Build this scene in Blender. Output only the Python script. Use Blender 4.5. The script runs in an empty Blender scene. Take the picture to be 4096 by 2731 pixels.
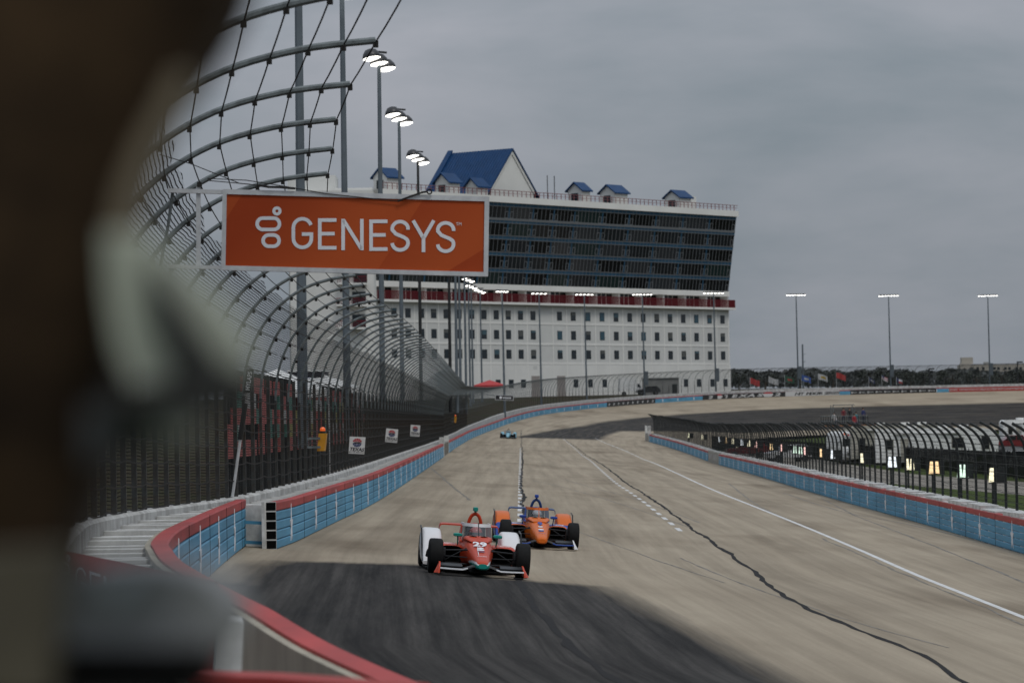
import bpy, math, random
from mathutils import Vector, Matrix
random.seed(7)
R = math.radians
sc = bpy.context.scene
col = sc.collection

# ------------------------------------------------------------------ camera
W, H = 4096.0, 2731.0
LENS = 120.0
F = W * LENS / 36.0                      # focal length in photo pixels
CZ = 3.1                                 # eye height above the track centre
PITCH = math.atan((1680.0 - H / 2) / F)
ROLL = -R(1.0)
CM = (Matrix.Translation((0, 0, CZ)) @ Matrix.Rotation(math.pi / 2 + PITCH, 4, 'X')
      @ Matrix.Rotation(ROLL, 4, 'Z'))
cam = bpy.data.cameras.new('camera')
cam.lens = LENS; cam.sensor_width = 36.0; cam.sensor_fit = 'HORIZONTAL'
cam.clip_start = 0.1; cam.clip_end = 20000
cam.dof.use_dof = True; cam.dof.focus_distance = 68.0; cam.dof.aperture_fstop = 4.0
cam.dof.aperture_blades = 0
camo = bpy.data.objects.new('camera', cam); col.objects.link(camo)
camo.matrix_world = CM
sc.camera = camo

# ------------------------------------------------------------------ sky and sun
SUN_EL, SUN_AZ = R(58), R(150)           # azimuth clockwise from +Y
wd = bpy.data.worlds.new('World'); sc.world = wd; wd.use_nodes = True
nt = wd.node_tree; nt.nodes.clear()
def nn(t, **k):
    n = nt.nodes.new(t)
    for a, b in k.items(): setattr(n, a, b)
    return n
out = nn('ShaderNodeOutputWorld'); bg = nn('ShaderNodeBackground')
sky = nn('ShaderNodeTexSky'); sky.sky_type = 'NISHITA'; sky.sun_disc = False
sky.sun_elevation = SUN_EL; sky.sun_rotation = SUN_AZ; sky.dust_density = 4
tc = nn('ShaderNodeTexCoord'); sep = nn('ShaderNodeSeparateXYZ')
nt.links.new(tc.outputs['Generated'], sep.inputs[0])
# overcast sky: zenith three times as bright as the horizon, broken by soft cloud
mz = nn('ShaderNodeMath', operation='MAXIMUM'); mz.inputs[1].default_value = 0.0
nt.links.new(sep.outputs['Z'], mz.inputs[0])
grad = nn('ShaderNodeMath', operation='MULTIPLY_ADD'); grad.inputs[1].default_value = 2.0; grad.inputs[2].default_value = 1.0
nt.links.new(mz.outputs[0], grad.inputs[0])
mp = nn('ShaderNodeMapping'); mp.inputs['Scale'].default_value = (1.0, 1.0, 3.0)
nt.links.new(tc.outputs['Generated'], mp.inputs[0])
nz = nn('ShaderNodeTexNoise'); nz.inputs['Scale'].default_value = 7.5; nz.inputs['Detail'].default_value = 5
nz.inputs['Roughness'].default_value = 0.55; nz.inputs['Distortion'].default_value = 0.15
nt.links.new(mp.outputs[0], nz.inputs['Vector'])
rampc = nn('ShaderNodeValToRGB')
rampc.color_ramp.elements[0].position = 0.30; rampc.color_ramp.elements[0].color = (0.194, 0.230, 0.262, 1)
rampc.color_ramp.elements[1].position = 0.74; rampc.color_ramp.elements[1].color = (0.330, 0.342, 0.380, 1)
nt.links.new(nz.outputs['Fac'], rampc.inputs[0])
mul = nn('ShaderNodeVectorMath', operation='SCALE')
nt.links.new(rampc.outputs[0], mul.inputs[0]); nt.links.new(grad.outputs[0], mul.inputs['Scale'])
skm = nn('ShaderNodeVectorMath', operation='SCALE'); skm.inputs['Scale'].default_value = 0.05
nt.links.new(sky.outputs[0], skm.inputs[0])
mixs = nn('ShaderNodeMixRGB'); mixs.inputs[0].default_value = 0.1
nt.links.new(mul.outputs[0], mixs.inputs[1]); nt.links.new(skm.outputs[0], mixs.inputs[2])
nt.links.new(mixs.outputs[0], bg.inputs[0]); bg.inputs[1].default_value = 1.0
nt.links.new(bg.outputs[0], out.inputs[0])

sun = bpy.data.lights.new('sun', 'SUN'); sun.energy = 0.9; sun.angle = R(16); sun.color = (1.0, 0.96, 0.9)
suno = bpy.data.objects.new('sun', sun); col.objects.link(suno)
sd = Vector((math.sin(SUN_AZ) * math.cos(SUN_EL), math.cos(SUN_AZ) * math.cos(SUN_EL), math.sin(SUN_EL)))
suno.rotation_euler = (-sd).to_track_quat('-Z', 'Y').to_euler()
sc.view_settings.view_transform = 'Standard'; sc.view_settings.look = 'None'
sc.view_settings.exposure = 0.0; sc.view_settings.gamma = 1.0
try: sc.cycles.transparent_max_bounces = 48; sc.cycles.max_bounces = 8
except Exception: pass

# ------------------------------------------------------------------ materials
MATS = {}
def mat(name, c, rough=0.6, metal=0.0, var=0.0, scale=3.0, bump=0.0, spec=0.5, emit=None, es=0.0, coat=0.0,
        stretch=None, c2=None, coord='Object'):
    if name in MATS: return MATS[name]
    m = bpy.data.materials.new(name); m.use_nodes = True
    t = m.node_tree; b = t.nodes['Principled BSDF']
    c4 = (c[0], c[1], c[2], 1)
    b.inputs['Base Color'].default_value = c4
    b.inputs['Roughness'].default_value = rough; b.inputs['Metallic'].default_value = metal
    b.inputs['Specular IOR Level'].default_value = spec
    if coat: b.inputs['Coat Weight'].default_value = coat; b.inputs['Coat Roughness'].default_value = 0.06
    if emit:
        b.inputs['Emission Color'].default_value = (*emit, 1); b.inputs['Emission Strength'].default_value = es
    if var or bump or c2:
        tcn = t.nodes.new('ShaderNodeTexCoord'); mpn = t.nodes.new('ShaderNodeMapping')
        if stretch: mpn.inputs['Scale'].default_value = stretch
        n = t.nodes.new('ShaderNodeTexNoise'); n.inputs['Scale'].default_value = scale; n.inputs['Detail'].default_value = 6
        n.inputs['Roughness'].default_value = 0.62
        t.links.new(tcn.outputs[coord], mpn.inputs[0]); t.links.new(mpn.outputs[0], n.inputs['Vector'])
        if var or c2:
            rp = t.nodes.new('ShaderNodeValToRGB')
            d = c2 if c2 else tuple(max(0, v * (1 - var)) for v in c)
            u = c if c2 else tuple(min(1, v * (1 + var * 0.7)) for v in c)
            rp.color_ramp.elements[0].position = 0.36; rp.color_ramp.elements[0].color = (*d, 1)
            rp.color_ramp.elements[1].position = 0.62; rp.color_ramp.elements[1].color = (*u, 1)
            t.links.new(n.outputs['Fac'], rp.inputs[0]); t.links.new(rp.outputs[0], b.inputs['Base Color'])
        if bump:
            bp = t.nodes.new('ShaderNodeBump'); bp.inputs['Strength'].default_value = bump; bp.inputs['Distance'].default_value = 0.02
            t.links.new(n.outputs['Fac'], bp.inputs['Height']); t.links.new(bp.outputs[0], b.inputs['Normal'])
    MATS[name] = m
    return m
M = {}
M['white_paint'] = mat('white_paint', (.62, .62, .60), .55, var=.28, scale=2.2, bump=.15)
M['concrete_white'] = mat('concrete_white', (.60, .60, .58), .8, var=.3, scale=1.3, bump=.3, c2=(.36, .35, .33))
M['blue_tube'] = mat('blue_tube', (.105, .345, .53), .55, var=.22, scale=.8, bump=.05, c2=(.07, .245, .385), spec=.25, stretch=(1, .22, 2.2))
M['red_tube'] = mat('red_tube', (.47, .06, .055), .55, var=.25, scale=.9, bump=.05, c2=(.32, .045, .042), spec=.25, stretch=(1, .3, 1.5))
M['black_hollow'] = mat('black_hollow', (.004, .004, .004), .9, spec=.1)  # near black, mostly standing in for the shade inside openings
M['plywood'] = mat('plywood', (.36, .33, .26), .8, var=.2, scale=1.5, stretch=(1, 1, .3), bump=.1)
M['galv'] = mat('galvanised', (.135, .155, .158), .55, metal=.2, var=.35, scale=7)
M['post'] = mat('post_steel', (.055, .062, .063), .6, metal=.1, var=.45, scale=2.5, c2=(.045, .032, .022), spec=.25)
M['post_dark'] = mat('post_dark', (.020, .024, .025), .65, metal=.0, var=.3, scale=3, spec=.3)
M['cable'] = mat('cable', (.030, .028, .026), .7, var=.3, scale=20, spec=.15)
M['alu'] = mat('aluminium', (.60, .61, .62), .42, metal=.25, var=.12, scale=6)
M['orange_panel'] = None
M['letter'] = mat('letter_white', (.76, .77, .80), .5)
M['asphalt'] = mat('asphalt', (.07, .07, .07), .85, var=.3, scale=2)
M['grass'] = mat('grass', (.050, .078, .013), .9, var=.4, scale=.25, c2=(.042, .052, .014), bump=.6, spec=.1)
M['bank'] = mat('bank_grass', (.032, .032, .013), .95, scale=.12, c2=(.040, .028, .017), bump=.6, spec=.1)
M['seam'] = mat('seam_tar', (.017, .016, .016), .8, var=.2, scale=4, spec=.15)
M['paint_line'] = mat('paint_line', (.70, .71, .71), .7, var=.25, scale=3, c2=(.52, .51, .49))
M['skid'] = mat('skid_rubber', (.185, .165, .138), .8, var=.3, scale=2)
M['resin_track'] = None
M['pole'] = mat('pole_steel', (.13, .155, .175), .5, metal=.3, var=.15, scale=.6)
M['pole_black'] = mat('pole_black', (.014, .015, .016), .45)
M['lamp'] = mat('lamp_glow', (1, 1, 1), .5, emit=(1, .97, .9), es=4)
M['housing'] = mat('lamp_housing', (.05, .05, .052), .4, metal=.5)
M['chrome'] = mat('lamp_reflector', (.5, .5, .5), .25, metal=.9)
M['condo'] = mat('stucco', (.74, .735, .70), .85, var=.07, scale=.08, bump=.05)
M['condo_grey'] = mat('stucco_grey', (.63, .63, .605), .85, var=.06, scale=.09)
M['condo_trim'] = mat('stucco_trim', (.80, .79, .75), .8, var=.06, scale=.1)
M['glass_dark'] = mat('glass_dark', (.012, .015, .018), .12, spec=.35, var=.5, scale=.05)
M['glass_blue'] = mat('glass_blue', (.032, .095, .165), .25, spec=.4, var=.2, scale=.1)
M['window'] = mat('window_glass', (.014, .022, .028), .1, spec=.5)
M['window_blue'] = mat('window_glass_blue', (.03, .08, .11), .1, spec=.5)
M['mullion'] = mat('mullion', (.17, .18, .19), .5)
M['roof_blue'] = mat('roof_blue', (.008, .045, .130), .5, spec=.2, var=.12, scale=.5)
M['rail_red'] = mat('rail_red', (.15, .014, .020), .6, spec=.2)
M['rubber'] = mat('tyre_rubber', (.008, .008, .008), .75, var=.35, scale=7, bump=.1, spec=.2)
M['rim'] = mat('wheel_rim', (.03, .03, .032), .3, metal=.8)
M['carbon'] = mat('carbon', (.007, .007, .008), .4, spec=.35)
M['chassis_dark'] = mat('chassis_dark', (.008, .008, .009), .7, spec=.2)
M['sign_white'] = mat('sign_white', (.64, .64, .63), .5, var=.08, scale=4)
M['sign_red'] = mat('sign_red', (.42, .03, .04), .5)
M['sign_blue'] = mat('sign_blue', (.02, .035, .13), .5)
M['sign_black'] = mat('sign_black', (.012, .012, .012), .5)
M['yellow_box'] = mat('yellow_box', (.52, .24, .012), .5, var=.12, scale=6)
M['amber'] = mat('amber_lens', (.65, .09, .01), .3, emit=(.9, .15, .02), es=.35)
M['leaf'] = mat('leaf', (.030, .037, .026), .8, var=.5, scale=.4)
M['bark'] = mat('bark', (.06, .045, .03), .9)
M['rv_white'] = mat('rv_white', (.78, .78, .76), .45, var=.1, scale=.6)
M['rv_beige'] = mat('rv_beige', (.42, .40, .34), .6, var=.12, scale=.7)
M['tyre_far'] = mat('tyre_far', (.015, .015, .015), .8)
M['auto_glass'] = mat('auto_glass', (.012, .014, .016), .08, spec=.6)
M['pickup_red'] = mat('pickup_red', (.17, .012, .014), .3, coat=.6)
M['car_white'] = mat('car_white', (.58, .58, .58), .3, coat=.6)
M['skin'] = mat('skin', (.38, .22, .15), .6)

def track_material():
    m = bpy.data.materials.new('track_surface'); m.use_nodes = True
    t = m.node_tree; b = t.nodes['Principled BSDF']; L = t.links.new
    N = t.nodes.new
    uv = N('ShaderNodeUVMap'); uv.uv_map = 'UVMap'
    def noise(sx, sy, sc_, det=6, rough=.6):
        mp = N('ShaderNodeMapping'); mp.inputs['Scale'].default_value = (sx, sy, 1)
        n = N('ShaderNodeTexNoise'); n.inputs['Scale'].default_value = sc_; n.inputs['Detail'].default_value = det
        n.inputs['Roughness'].default_value = rough
        L(uv.outputs[0], mp.inputs[0]); L(mp.outputs[0], n.inputs['Vector']); return n.outputs['Fac']
    def ramp(src, p0, c0, p1, c1):
        r = N('ShaderNodeValToRGB'); r.color_ramp.elements[0].position = p0; r.color_ramp.elements[1].position = p1
        r.color_ramp.elements[0].color = (*c0, 1); r.color_ramp.elements[1].color = (*c1, 1); L(src, r.inputs[0]); return r.outputs[0]
    def mix(f, a, c, mode='MIX'):
        x = N('ShaderNodeMixRGB'); x.blend_type = mode
        if isinstance(f, float): x.inputs[0].default_value = f
        else: L(f, x.inputs[0])
        L(a, x.inputs[1]); L(c, x.inputs[2]); return x.outputs[0]
    base = ramp(noise(.12, .35, 1.0), .3, (.325, .272, .203), .7, (.405, .345, .262))
    streak = ramp(noise(.022, 1.3, 1.0, 8, .7), .34, (.60, .59, .58), .6, (1.02, 1.02, 1.02))
    base = mix(.75, base, streak, 'MULTIPLY')
    fine = ramp(noise(1, 1, 14.0, 3, .8), .25, (.86, .86, .86), .75, (1.08, 1.08, 1.08))
    base = mix(.8, base, fine, 'MULTIPLY')
    blot = ramp(noise(.035, .16, 1.0, 4), .52, (1, 1, 1), .72, (.58, .55, .52))
    base = mix(.9, base, blot, 'MULTIPLY')
    # sprayed traction resin, worn into streaks
    res = ramp(noise(.06, 1.5, 1.0, 9, .74), .30, (.0075, .007, .007), .72, (.072, .067, .062))
    res = mix(.85, res, ramp(noise(.03, 5.0, 1.0, 4, .6), .35, (.55, .55, .55), .68, (1.5, 1.5, 1.5)), 'MULTIPLY')
    res = mix(.7, res, ramp(noise(.6, 1.2, 9, 4, .8), .3, (.75, .75, .75), .75, (1.2, 1.2, 1.2)), 'MULTIPLY')
    at = N('ShaderNodeAttribute'); at.attribute_name = 'resin'
    ad = N('ShaderNodeMath'); ad.operation = 'MULTIPLY_ADD'; ad.inputs[1].default_value = .7; ad.inputs[2].default_value = -.35
    L(noise(.05, 1.6, 1.0, 6, .7), ad.inputs[0])
    s2 = N('ShaderNodeMath'); s2.operation = 'ADD'; L(at.outputs['Fac'], s2.inputs[0]); L(ad.outputs[0], s2.inputs[1])
    msk = ramp(s2.outputs[0], .22, (0, 0, 0), .78, (1, 1, 1))
    colr = mix(msk, base, res)
    L(colr, b.inputs['Base Color'])
    b.inputs['Roughness'].default_value = .85; b.inputs['Specular IOR Level'].default_value = .12
    bp = N('ShaderNodeBump'); bp.inputs['Strength'].default_value = .25; bp.inputs['Distance'].default_value = .01
    L(noise(1, 1, 30.0, 3, .8), bp.inputs['Height']); L(bp.outputs[0], b.inputs['Normal'])
    return m
M['track'] = track_material()

def wire_material(name, cx, cy, wx, wy, c):
    """woven wire fabric: real gaps between wires, laid out in metres on the sheet"""
    m = bpy.data.materials.new(name); m.use_nodes = True
    t = m.node_tree; b = t.nodes['Principled BSDF']; L = t.links.new; N = t.nodes.new
    b.inputs['Base Color'].default_value = (*c, 1); b.inputs['Specular IOR Level'].default_value = .05; b.inputs['Roughness'].default_value = .9
    uv = N('ShaderNodeUVMap'); uv.uv_map = 'UVMap'
    nz_ = N('ShaderNodeTexNoise'); nz_.inputs['Scale'].default_value = 1.3; L(uv.outputs[0], nz_.inputs['Vector'])
    sc_ = N('ShaderNodeVectorMath'); sc_.operation = 'SCALE'; sc_.inputs['Scale'].default_value = .05
    L(nz_.outputs['Color'], sc_.inputs[0])
    ad_ = N('ShaderNodeVectorMath'); ad_.operation = 'ADD'; L(uv.outputs[0], ad_.inputs[0]); L(sc_.outputs[0], ad_.inputs[1])
    sp = N('ShaderNodeSeparateXYZ'); L(ad_.outputs[0], sp.inputs[0])
    def lines(src, cell, w):
        d = N('ShaderNodeMath'); d.operation = 'DIVIDE'; d.inputs[1].default_value = cell; L(src, d.inputs[0])
        fr = N('ShaderNodeMath'); fr.operation = 'FRACT'; L(d.outputs[0], fr.inputs[0])
        lt = N('ShaderNodeMath'); lt.operation = 'LESS_THAN'; lt.inputs[1].default_value = w / cell; L(fr.outputs[0], lt.inputs[0])
        return lt.outputs[0]
    mx = N('ShaderNodeMath'); mx.operation = 'MAXIMUM'
    L(lines(sp.outputs['X'], cx, wx), mx.inputs[0]); L(lines(sp.outputs['Y'], cy, wy), mx.inputs[1])
    L(mx.outputs[0], b.inputs['Alpha'])
    return m
M['wire'] = wire_material('fence_wire', .16, .06, .030, .017, (.022, .020, .018))
for k_, (a_, b_) in enumerate(((.040, .023), (.052, .029), (.062, .035), (.070, .040))): M['wire_%d' % k_] = wire_material('fence_wire_%d' % k_, .16, .06, a_, b_, (.020, .018, .016))
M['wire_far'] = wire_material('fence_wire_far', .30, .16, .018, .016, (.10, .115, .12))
M['wire_right'] = wire_material('fence_wire_right', .15, .15, .009, .009, (.012, .013, .013))
M['screen'] = wire_material('privacy_screen', .05, .05, .042, .034, (.010, .011, .011))

def facet_panel_material():
    m = bpy.data.materials.new('orange_print'); m.use_nodes = True
    t = m.node_tree; b = t.nodes['Principled BSDF']; L = t.links.new; N = t.nodes.new
    uv = N('ShaderNodeUVMap'); uv.uv_map = 'UVMap'
    def tri(rot, off, scale):
        mp = N('ShaderNodeMapping'); mp.inputs['Rotation'].default_value = (0, 0, rot); mp.inputs['Location'].default_value = (off, 0, 0)
        g = N('ShaderNodeTexWave'); g.wave_profile = 'SAW'; g.inputs['Scale'].default_value = scale
        L(uv.outputs[0], mp.inputs[0]); L(mp.outputs[0], g.inputs['Vector']); return g.outputs['Fac']
    a = N('ShaderNodeMath'); a.operation = 'ADD'; L(tri(.55, .3, .16), a.inputs[0]); L(tri(1.0, .9, .13), a.inputs[1])
    r = N('ShaderNodeValToRGB'); r.color_ramp.interpolation = 'LINEAR'
    r.color_ramp.elements[0].color = (.36, .050, .010, 1); r.color_ramp.elements[1].color = (.46, .082, .018, 1)
    r.color_ramp.elements[0].position = .2; r.color_ramp.elements[1].position = 1.3 / 2
    md = N('ShaderNodeMath'); md.operation = 'MULTIPLY'; md.inputs[1].default_value = .5; L(a.outputs[0], md.inputs[0])
    L(md.outputs[0], r.inputs[0]); L(r.outputs[0], b.inputs['Base Color']); b.inputs['Roughness'].default_value = .6; b.inputs['Specular IOR Level'].default_value = .2
    return m
M['orange_panel'] = facet_panel_material()

def screen_glass():
    m = bpy.data.materials.new('visor_screen'); m.use_nodes = True
    t = m.node_tree; t.nodes.clear(); L = t.links.new; N = t.nodes.new
    o = N('ShaderNodeOutputMaterial'); mx = N('ShaderNodeMixShader'); tr = N('ShaderNodeBsdfTransparent'); gl = N('ShaderNodeBsdfGlossy')
    tr.inputs[0].default_value = (.42, .45, .47, 1); gl.inputs['Roughness'].default_value = .06
    fr = N('ShaderNodeFresnel'); fr.inputs[0].default_value = 1.5
    ad = N('ShaderNodeMath'); ad.operation = 'ADD'; ad.inputs[1].default_value = .1; L(fr.outputs[0], ad.inputs[0])
    L(ad.outputs[0], mx.inputs[0]); L(tr.outputs[0], mx.inputs[1]); L(gl.outputs[0], mx.inputs[2]); L(mx.outputs[0], o.inputs[0])
    return m
M['aeroscreen'] = screen_glass()

# ------------------------------------------------------------------ mesh helpers
class MB:
    def __init__(s): s.v = []; s.f = []; s.uv = None; s.mi = []
    def add(s, vs, fs, mi=0):
        o = len(s.v); s.v += [tuple(v) for v in vs]; s.f += [tuple(i + o for i in f) for f in fs]; s.mi += [mi] * len(fs)
    def box(s, x0, x1, y0, y1, z0, z1, mtx=None, mi=0):
        vs = [Vector((x, y, z)) for z in (z0, z1) for y in (y0, y1) for x in (x0, x1)]
        if mtx is not None: vs = [mtx @ v for v in vs]
        s.add(vs, [(0, 2, 3, 1), (4, 5, 7, 6), (0, 1, 5, 4), (2, 6, 7, 3), (0, 4, 6, 2), (1, 3, 7, 5)], mi)
    def hexa(s, p, mi=0):                       # eight corners: bottom 4 (ccw), top 4
        s.add(p, [(3, 2, 1, 0), (4, 5, 6, 7), (0, 1, 5, 4), (1, 2, 6, 5), (2, 3, 7, 6), (3, 0, 4, 7)], mi)
    def tube(s, pts, r, n=6, caps=True, mi=0):
        pts = [Vector(p) for p in pts]; m = len(pts); vs = []
        rr = r if isinstance(r, (list, tuple)) else [r] * m
        up = None
        for i, p in enumerate(pts):
            t = (pts[min(i + 1, m - 1)] - pts[max(i - 1, 0)]).normalized()
            if up is None:
                a = Vector((0, 0, 1)) if abs(t.z) < .9 else Vector((1, 0, 0))
            else: a = up
            b = t.cross(a).normalized(); up = b.cross(t).normalized()
            for k in range(n):
                an = 2 * math.pi * (k + .5) / n
                vs.append(p + (b * math.cos(an) + up * math.sin(an)) * rr[i])
        fs = [(i * n + k, i * n + (k + 1) % n, (i + 1) * n + (k + 1) % n, (i + 1) * n + k) for i in range(m - 1) for k in range(n)]
        if caps: fs += [tuple(range(n - 1, -1, -1)), tuple((m - 1) * n + k for k in range(n))]
        s.add(vs, fs, mi)
    def loft(s, rings, cap0=True, cap1=True, closed=True, mi=0):
        n = len(rings[0]); vs = [p for r_ in rings for p in r_]; m = len(rings); kk = n if closed else n - 1
        fs = [(i * n + k, i * n + (k + 1) % n, (i + 1) * n + (k + 1) % n, (i + 1) * n + k) for i in range(m - 1) for k in range(kk)]
        if cap0: fs.append(tuple(range(n - 1, -1, -1)))
        if cap1: fs.append(tuple((m - 1) * n + k for k in range(n)))
        s.add(vs, fs, mi)
    def lathe(s, prof, origin, axis, n=20, mi=0):
        axis = Vector(axis).normalized(); a = axis.orthogonal().normalized(); b = axis.cross(a)
        rings = [[Vector(origin) + axis * h + (a * math.cos(2 * math.pi * k / n) + b * math.sin(2 * math.pi * k / n)) * max(r_, 1e-4) for k in range(n)] for (r_, h) in prof]
        s.loft(rings, mi=mi)
    def mesh(s, name, mats, smooth=False):
        me = bpy.data.meshes.new(name); me.from_pydata(s.v, [], s.f)
        for m_ in (mats if isinstance(mats, (list, tuple)) else [mats]): me.materials.append(m_)
        if any(s.mi): me.polygons.foreach_set('material_index', s.mi)
        if smooth: me.polygons.foreach_set('use_smooth', [True] * len(s.f))
        if s.uv is not None:
            ul = me.uv_layers.new(name='UVMap')
            vi = [0] * len(me.loops); me.loops.foreach_get('vertex_index', vi)
            ul.data.foreach_set('uv', [c for i in vi for c in s.uv[i]])
        me.update(); return me
    def build(s, name, mats, parent=None, smooth=False):
        return link(name, s.mesh(name, mats, smooth), parent)
def link(name, me, parent=None, mtx=None):
    o = bpy.data.objects.new(name, me); col.objects.link(o)
    if parent is not None: o.parent = parent
    if mtx is not None: o.matrix_local = mtx
    return o
def tag(o, label=None, cat=None, group=None, kind=None):
    if label: o['label'] = label
    if cat: o['category'] = cat
    if group: o['group'] = group
    if kind: o['kind'] = kind
    return o
def thing(name, label, cat, mtx=None, group=None):
    o = bpy.data.objects.new(name, None); col.objects.link(o); o.empty_display_size = .2
    if mtx is not None: o.matrix_world = mtx if isinstance(mtx, Matrix) else Matrix.Translation(mtx)
    return tag(o, label, cat, group)
def struct(name, mb, m, smooth=False):
    o = mb.build(name, m, None, smooth); o['kind'] = 'structure'; return o
def auto_smooth(o, ang=40):
    me = o.data
    me.polygons.foreach_set('use_smooth', [True] * len(me.polygons))
    try: me.set_sharp_from_angle(angle=R(ang))
    except Exception: pass
def frame(o, x, y, z):                        # matrix from origin and axes
    m = Matrix.Identity(4)
    for i in range(3): m[i][0], m[i][1], m[i][2], m[i][3] = x[i], y[i], z[i], o[i]
    return m
TXT = {}
def text_mesh(body, bold=0.0, shear=0.0, depth=.02):
    """unit-height lettering centred on x, standing on y=0, in the XY plane"""
    k = (body, bold, shear, depth)
    if k in TXT: return TXT[k]
    cu = bpy.data.curves.new('lettering', 'FONT'); cu.body = body; cu.size = 1.37; cu.align_x = 'CENTER'
    cu.offset = bold; cu.shear = shear; cu.extrude = depth / 2; cu.resolution_u = 3
    ob = bpy.data.objects.new('lettering', cu); col.objects.link(ob)
    dg = bpy.context.evaluated_depsgraph_get(); dg.update()
    me = bpy.data.meshes.new_from_object(ob.evaluated_get(dg))
    bpy.data.objects.remove(ob); bpy.data.curves.remove(cu)
    TXT[k] = me; return me
def text(body, m, mtx, height, parent=None, bold=0.0, shear=0.0, wscale=1.0, depth=.02, name='lettering'):
    me = text_mesh(body, bold, shear, depth).copy(); me.materials.clear(); me.materials.append(m)
    o = link(name, me, None)
    mm = mtx @ Matrix.Diagonal((height * wscale, height, max(height, .05), 1))
    if parent is not None:
        o.parent = parent; o.matrix_parent_inverse = Matrix.Identity(4)
        bpy_m = parent_world(parent).inverted() @ mm
        o.matrix_local = bpy_m
    else: o.matrix_world = mm
    return o
def parent_world(p):
    m = p.matrix_basis.copy()
    while p.parent is not None:
        p = p.parent; m = p.matrix_basis @ m
    return m

# ------------------------------------------------------------------ pixels to places
RC = CM.to_3x3()
def ray(px, py): return RC @ Vector((px - W / 2, H / 2 - py, -F))
def P(px, py, depth):                          # the point on that line of sight at a given distance ahead
    d = ray(px, py); t = depth / d.y
    return Vector((0, 0, CZ)) + d * t
def lerp_tab(tab, x):
    if x <= tab[0][0]: return tab[0][1]
    for (a, va), (b, vb) in zip(tab, tab[1:]):
        if x <= b: return va + (vb - va) * (x - a) / (b - a)
    return tab[-1][1]
def smooth_tab(tab, x):
    n = len(tab)
    if x <= tab[0][0]: return tab[0][1]
    if x >= tab[-1][0]: return tab[-1][1]
    i = max(k for k in range(n - 1) if tab[k][0] <= x)
    x0, y0 = tab[i]; x1, y1 = tab[i + 1]
    m0 = (y1 - tab[i - 1][1]) / (x1 - tab[i - 1][0]) if i > 0 else (y1 - y0) / (x1 - x0)
    m1 = (tab[i + 2][1] - y0) / (tab[i + 2][0] - x0) if i + 2 < n else (y1 - y0) / (x1 - x0)
    h = x1 - x0; t = (x - x0) / h
    return ((2*t**3 - 3*t**2 + 1) * y0 + (t**3 - 2*t**2 + t) * h * m0 + (-2*t**3 + 3*t**2) * y1 + (t**3 - t**2) * h * m1)
BANK = .0725
YS = 333.0                                     # where the straight gives way to the far turn
def e_near(y): return .75 * max(0.0, min(1.0, (80 - y) / 55)) ** 1.3
def surf_straight(x, y):
    return -BANK * x + e_near(y) * max(0.0, min(1.35, (12 - x) / 17))
# outside wall of the far turn: plan and height of its foot
TURN = [(-5.76, 333, .42), (-5.5, 370, .66), (-5.1, 405, .95), (-4.4, 440, 1.25), (-2.9, 483, 1.8), (-.6, 518, 2.6), (2.6, 557, 3.45),
        (6.3, 590, 4.1), (11.5, 620, 4.7), (18, 648, 5.3), (33, 688, 6.25), (50, 718, 6.95), (80, 755, 7.5), (117, 783, 7.85), (165, 805, 8.0),
        (230, 820, 8.1), (310, 822, 8.1), (400, 810, 8.1)]
INZ = [(333, -1.47), (405, -.95), (480, -.5), (557, -.3), (645, 0), (718, .2), (900, .2)]
def catmull(pts, per=8):
    pts = [Vector(p) for p in pts]; n = len(pts); o = []
    for i in range(n - 1):
        p0 = pts[max(i - 1, 0)]; p1 = pts[i]; p2 = pts[i + 1]; p3 = pts[min(i + 2, n - 1)]
        for k in range(per):
            t = k / per
            o.append(.5 * ((2 * p1) + (p2 - p0) * t + (2 * p0 - 5 * p1 + 4 * p2 - p3) * t * t + (3 * p1 - p0 - 3 * p2 + p3) * t ** 3))
    o.append(pts[-1]); return o
def resample(pts, step):
    o = [pts[0].copy()]; acc = 0.0
    for a, b in zip(pts, pts[1:]):
        d = (b - a).length; 
        while acc + d >= step:
            t = (step - acc) / d; a = a.lerp(b, t); o.append(a.copy()); d = (b - a).length; acc = 0.0
        acc += d
    return o
TC = resample(catmull(TURN), 4.0)
def tangent(pts, i):
    t = pts[min(i + 1, len(pts) - 1)] - pts[max(i - 1, 0)]; t.z = 0; return t.normalized()
def inward(t): return Vector((t.y, -t.x, 0))
TT = [tangent(TC, i) for i in range(len(TC))]
def surf(x, y):
    if y <= YS: return surf_straight(x, y)
    bi = min(range(len(TC)), key=lambda i: (TC[i].x - x) ** 2 + (TC[i].y - y) ** 2)
    n = inward(TT[bi]); w = (Vector((x, y, 0)) - Vector((TC[bi].x, TC[bi].y, 0))).dot(n)
    return turn_z(TC[bi], w)
def turn_z(p, w):
    zi = lerp_tab(INZ, p.y)
    return p.z + (zi - p.z) * w / 26.0 if w < 26 else zi - (w - 26) * .15
def G(px, py, h=0.0):                          # where that line of sight meets the track (raised by h)
    d = ray(px, py); lo, hi = 4.0, 900.0
    f = lambda y: (CZ + d.z * y / d.y) - surf(d.x * y / d.y, y) - h
    y0 = lo; f0 = f(lo)
    while y0 < hi:
        y1 = y0 * 1.04
        f1 = f(y1)
        if f0 > 0 >= f1:
            for _ in range(30):
                ym = (y0 + y1) / 2
                if f(ym) > 0: y0 = ym
                else: y1 = ym
            break
        y0, f0 = y1, f1
    y = y0; x = d.x * y / d.y
    return Vector((x, y, surf(x, y)))
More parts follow.
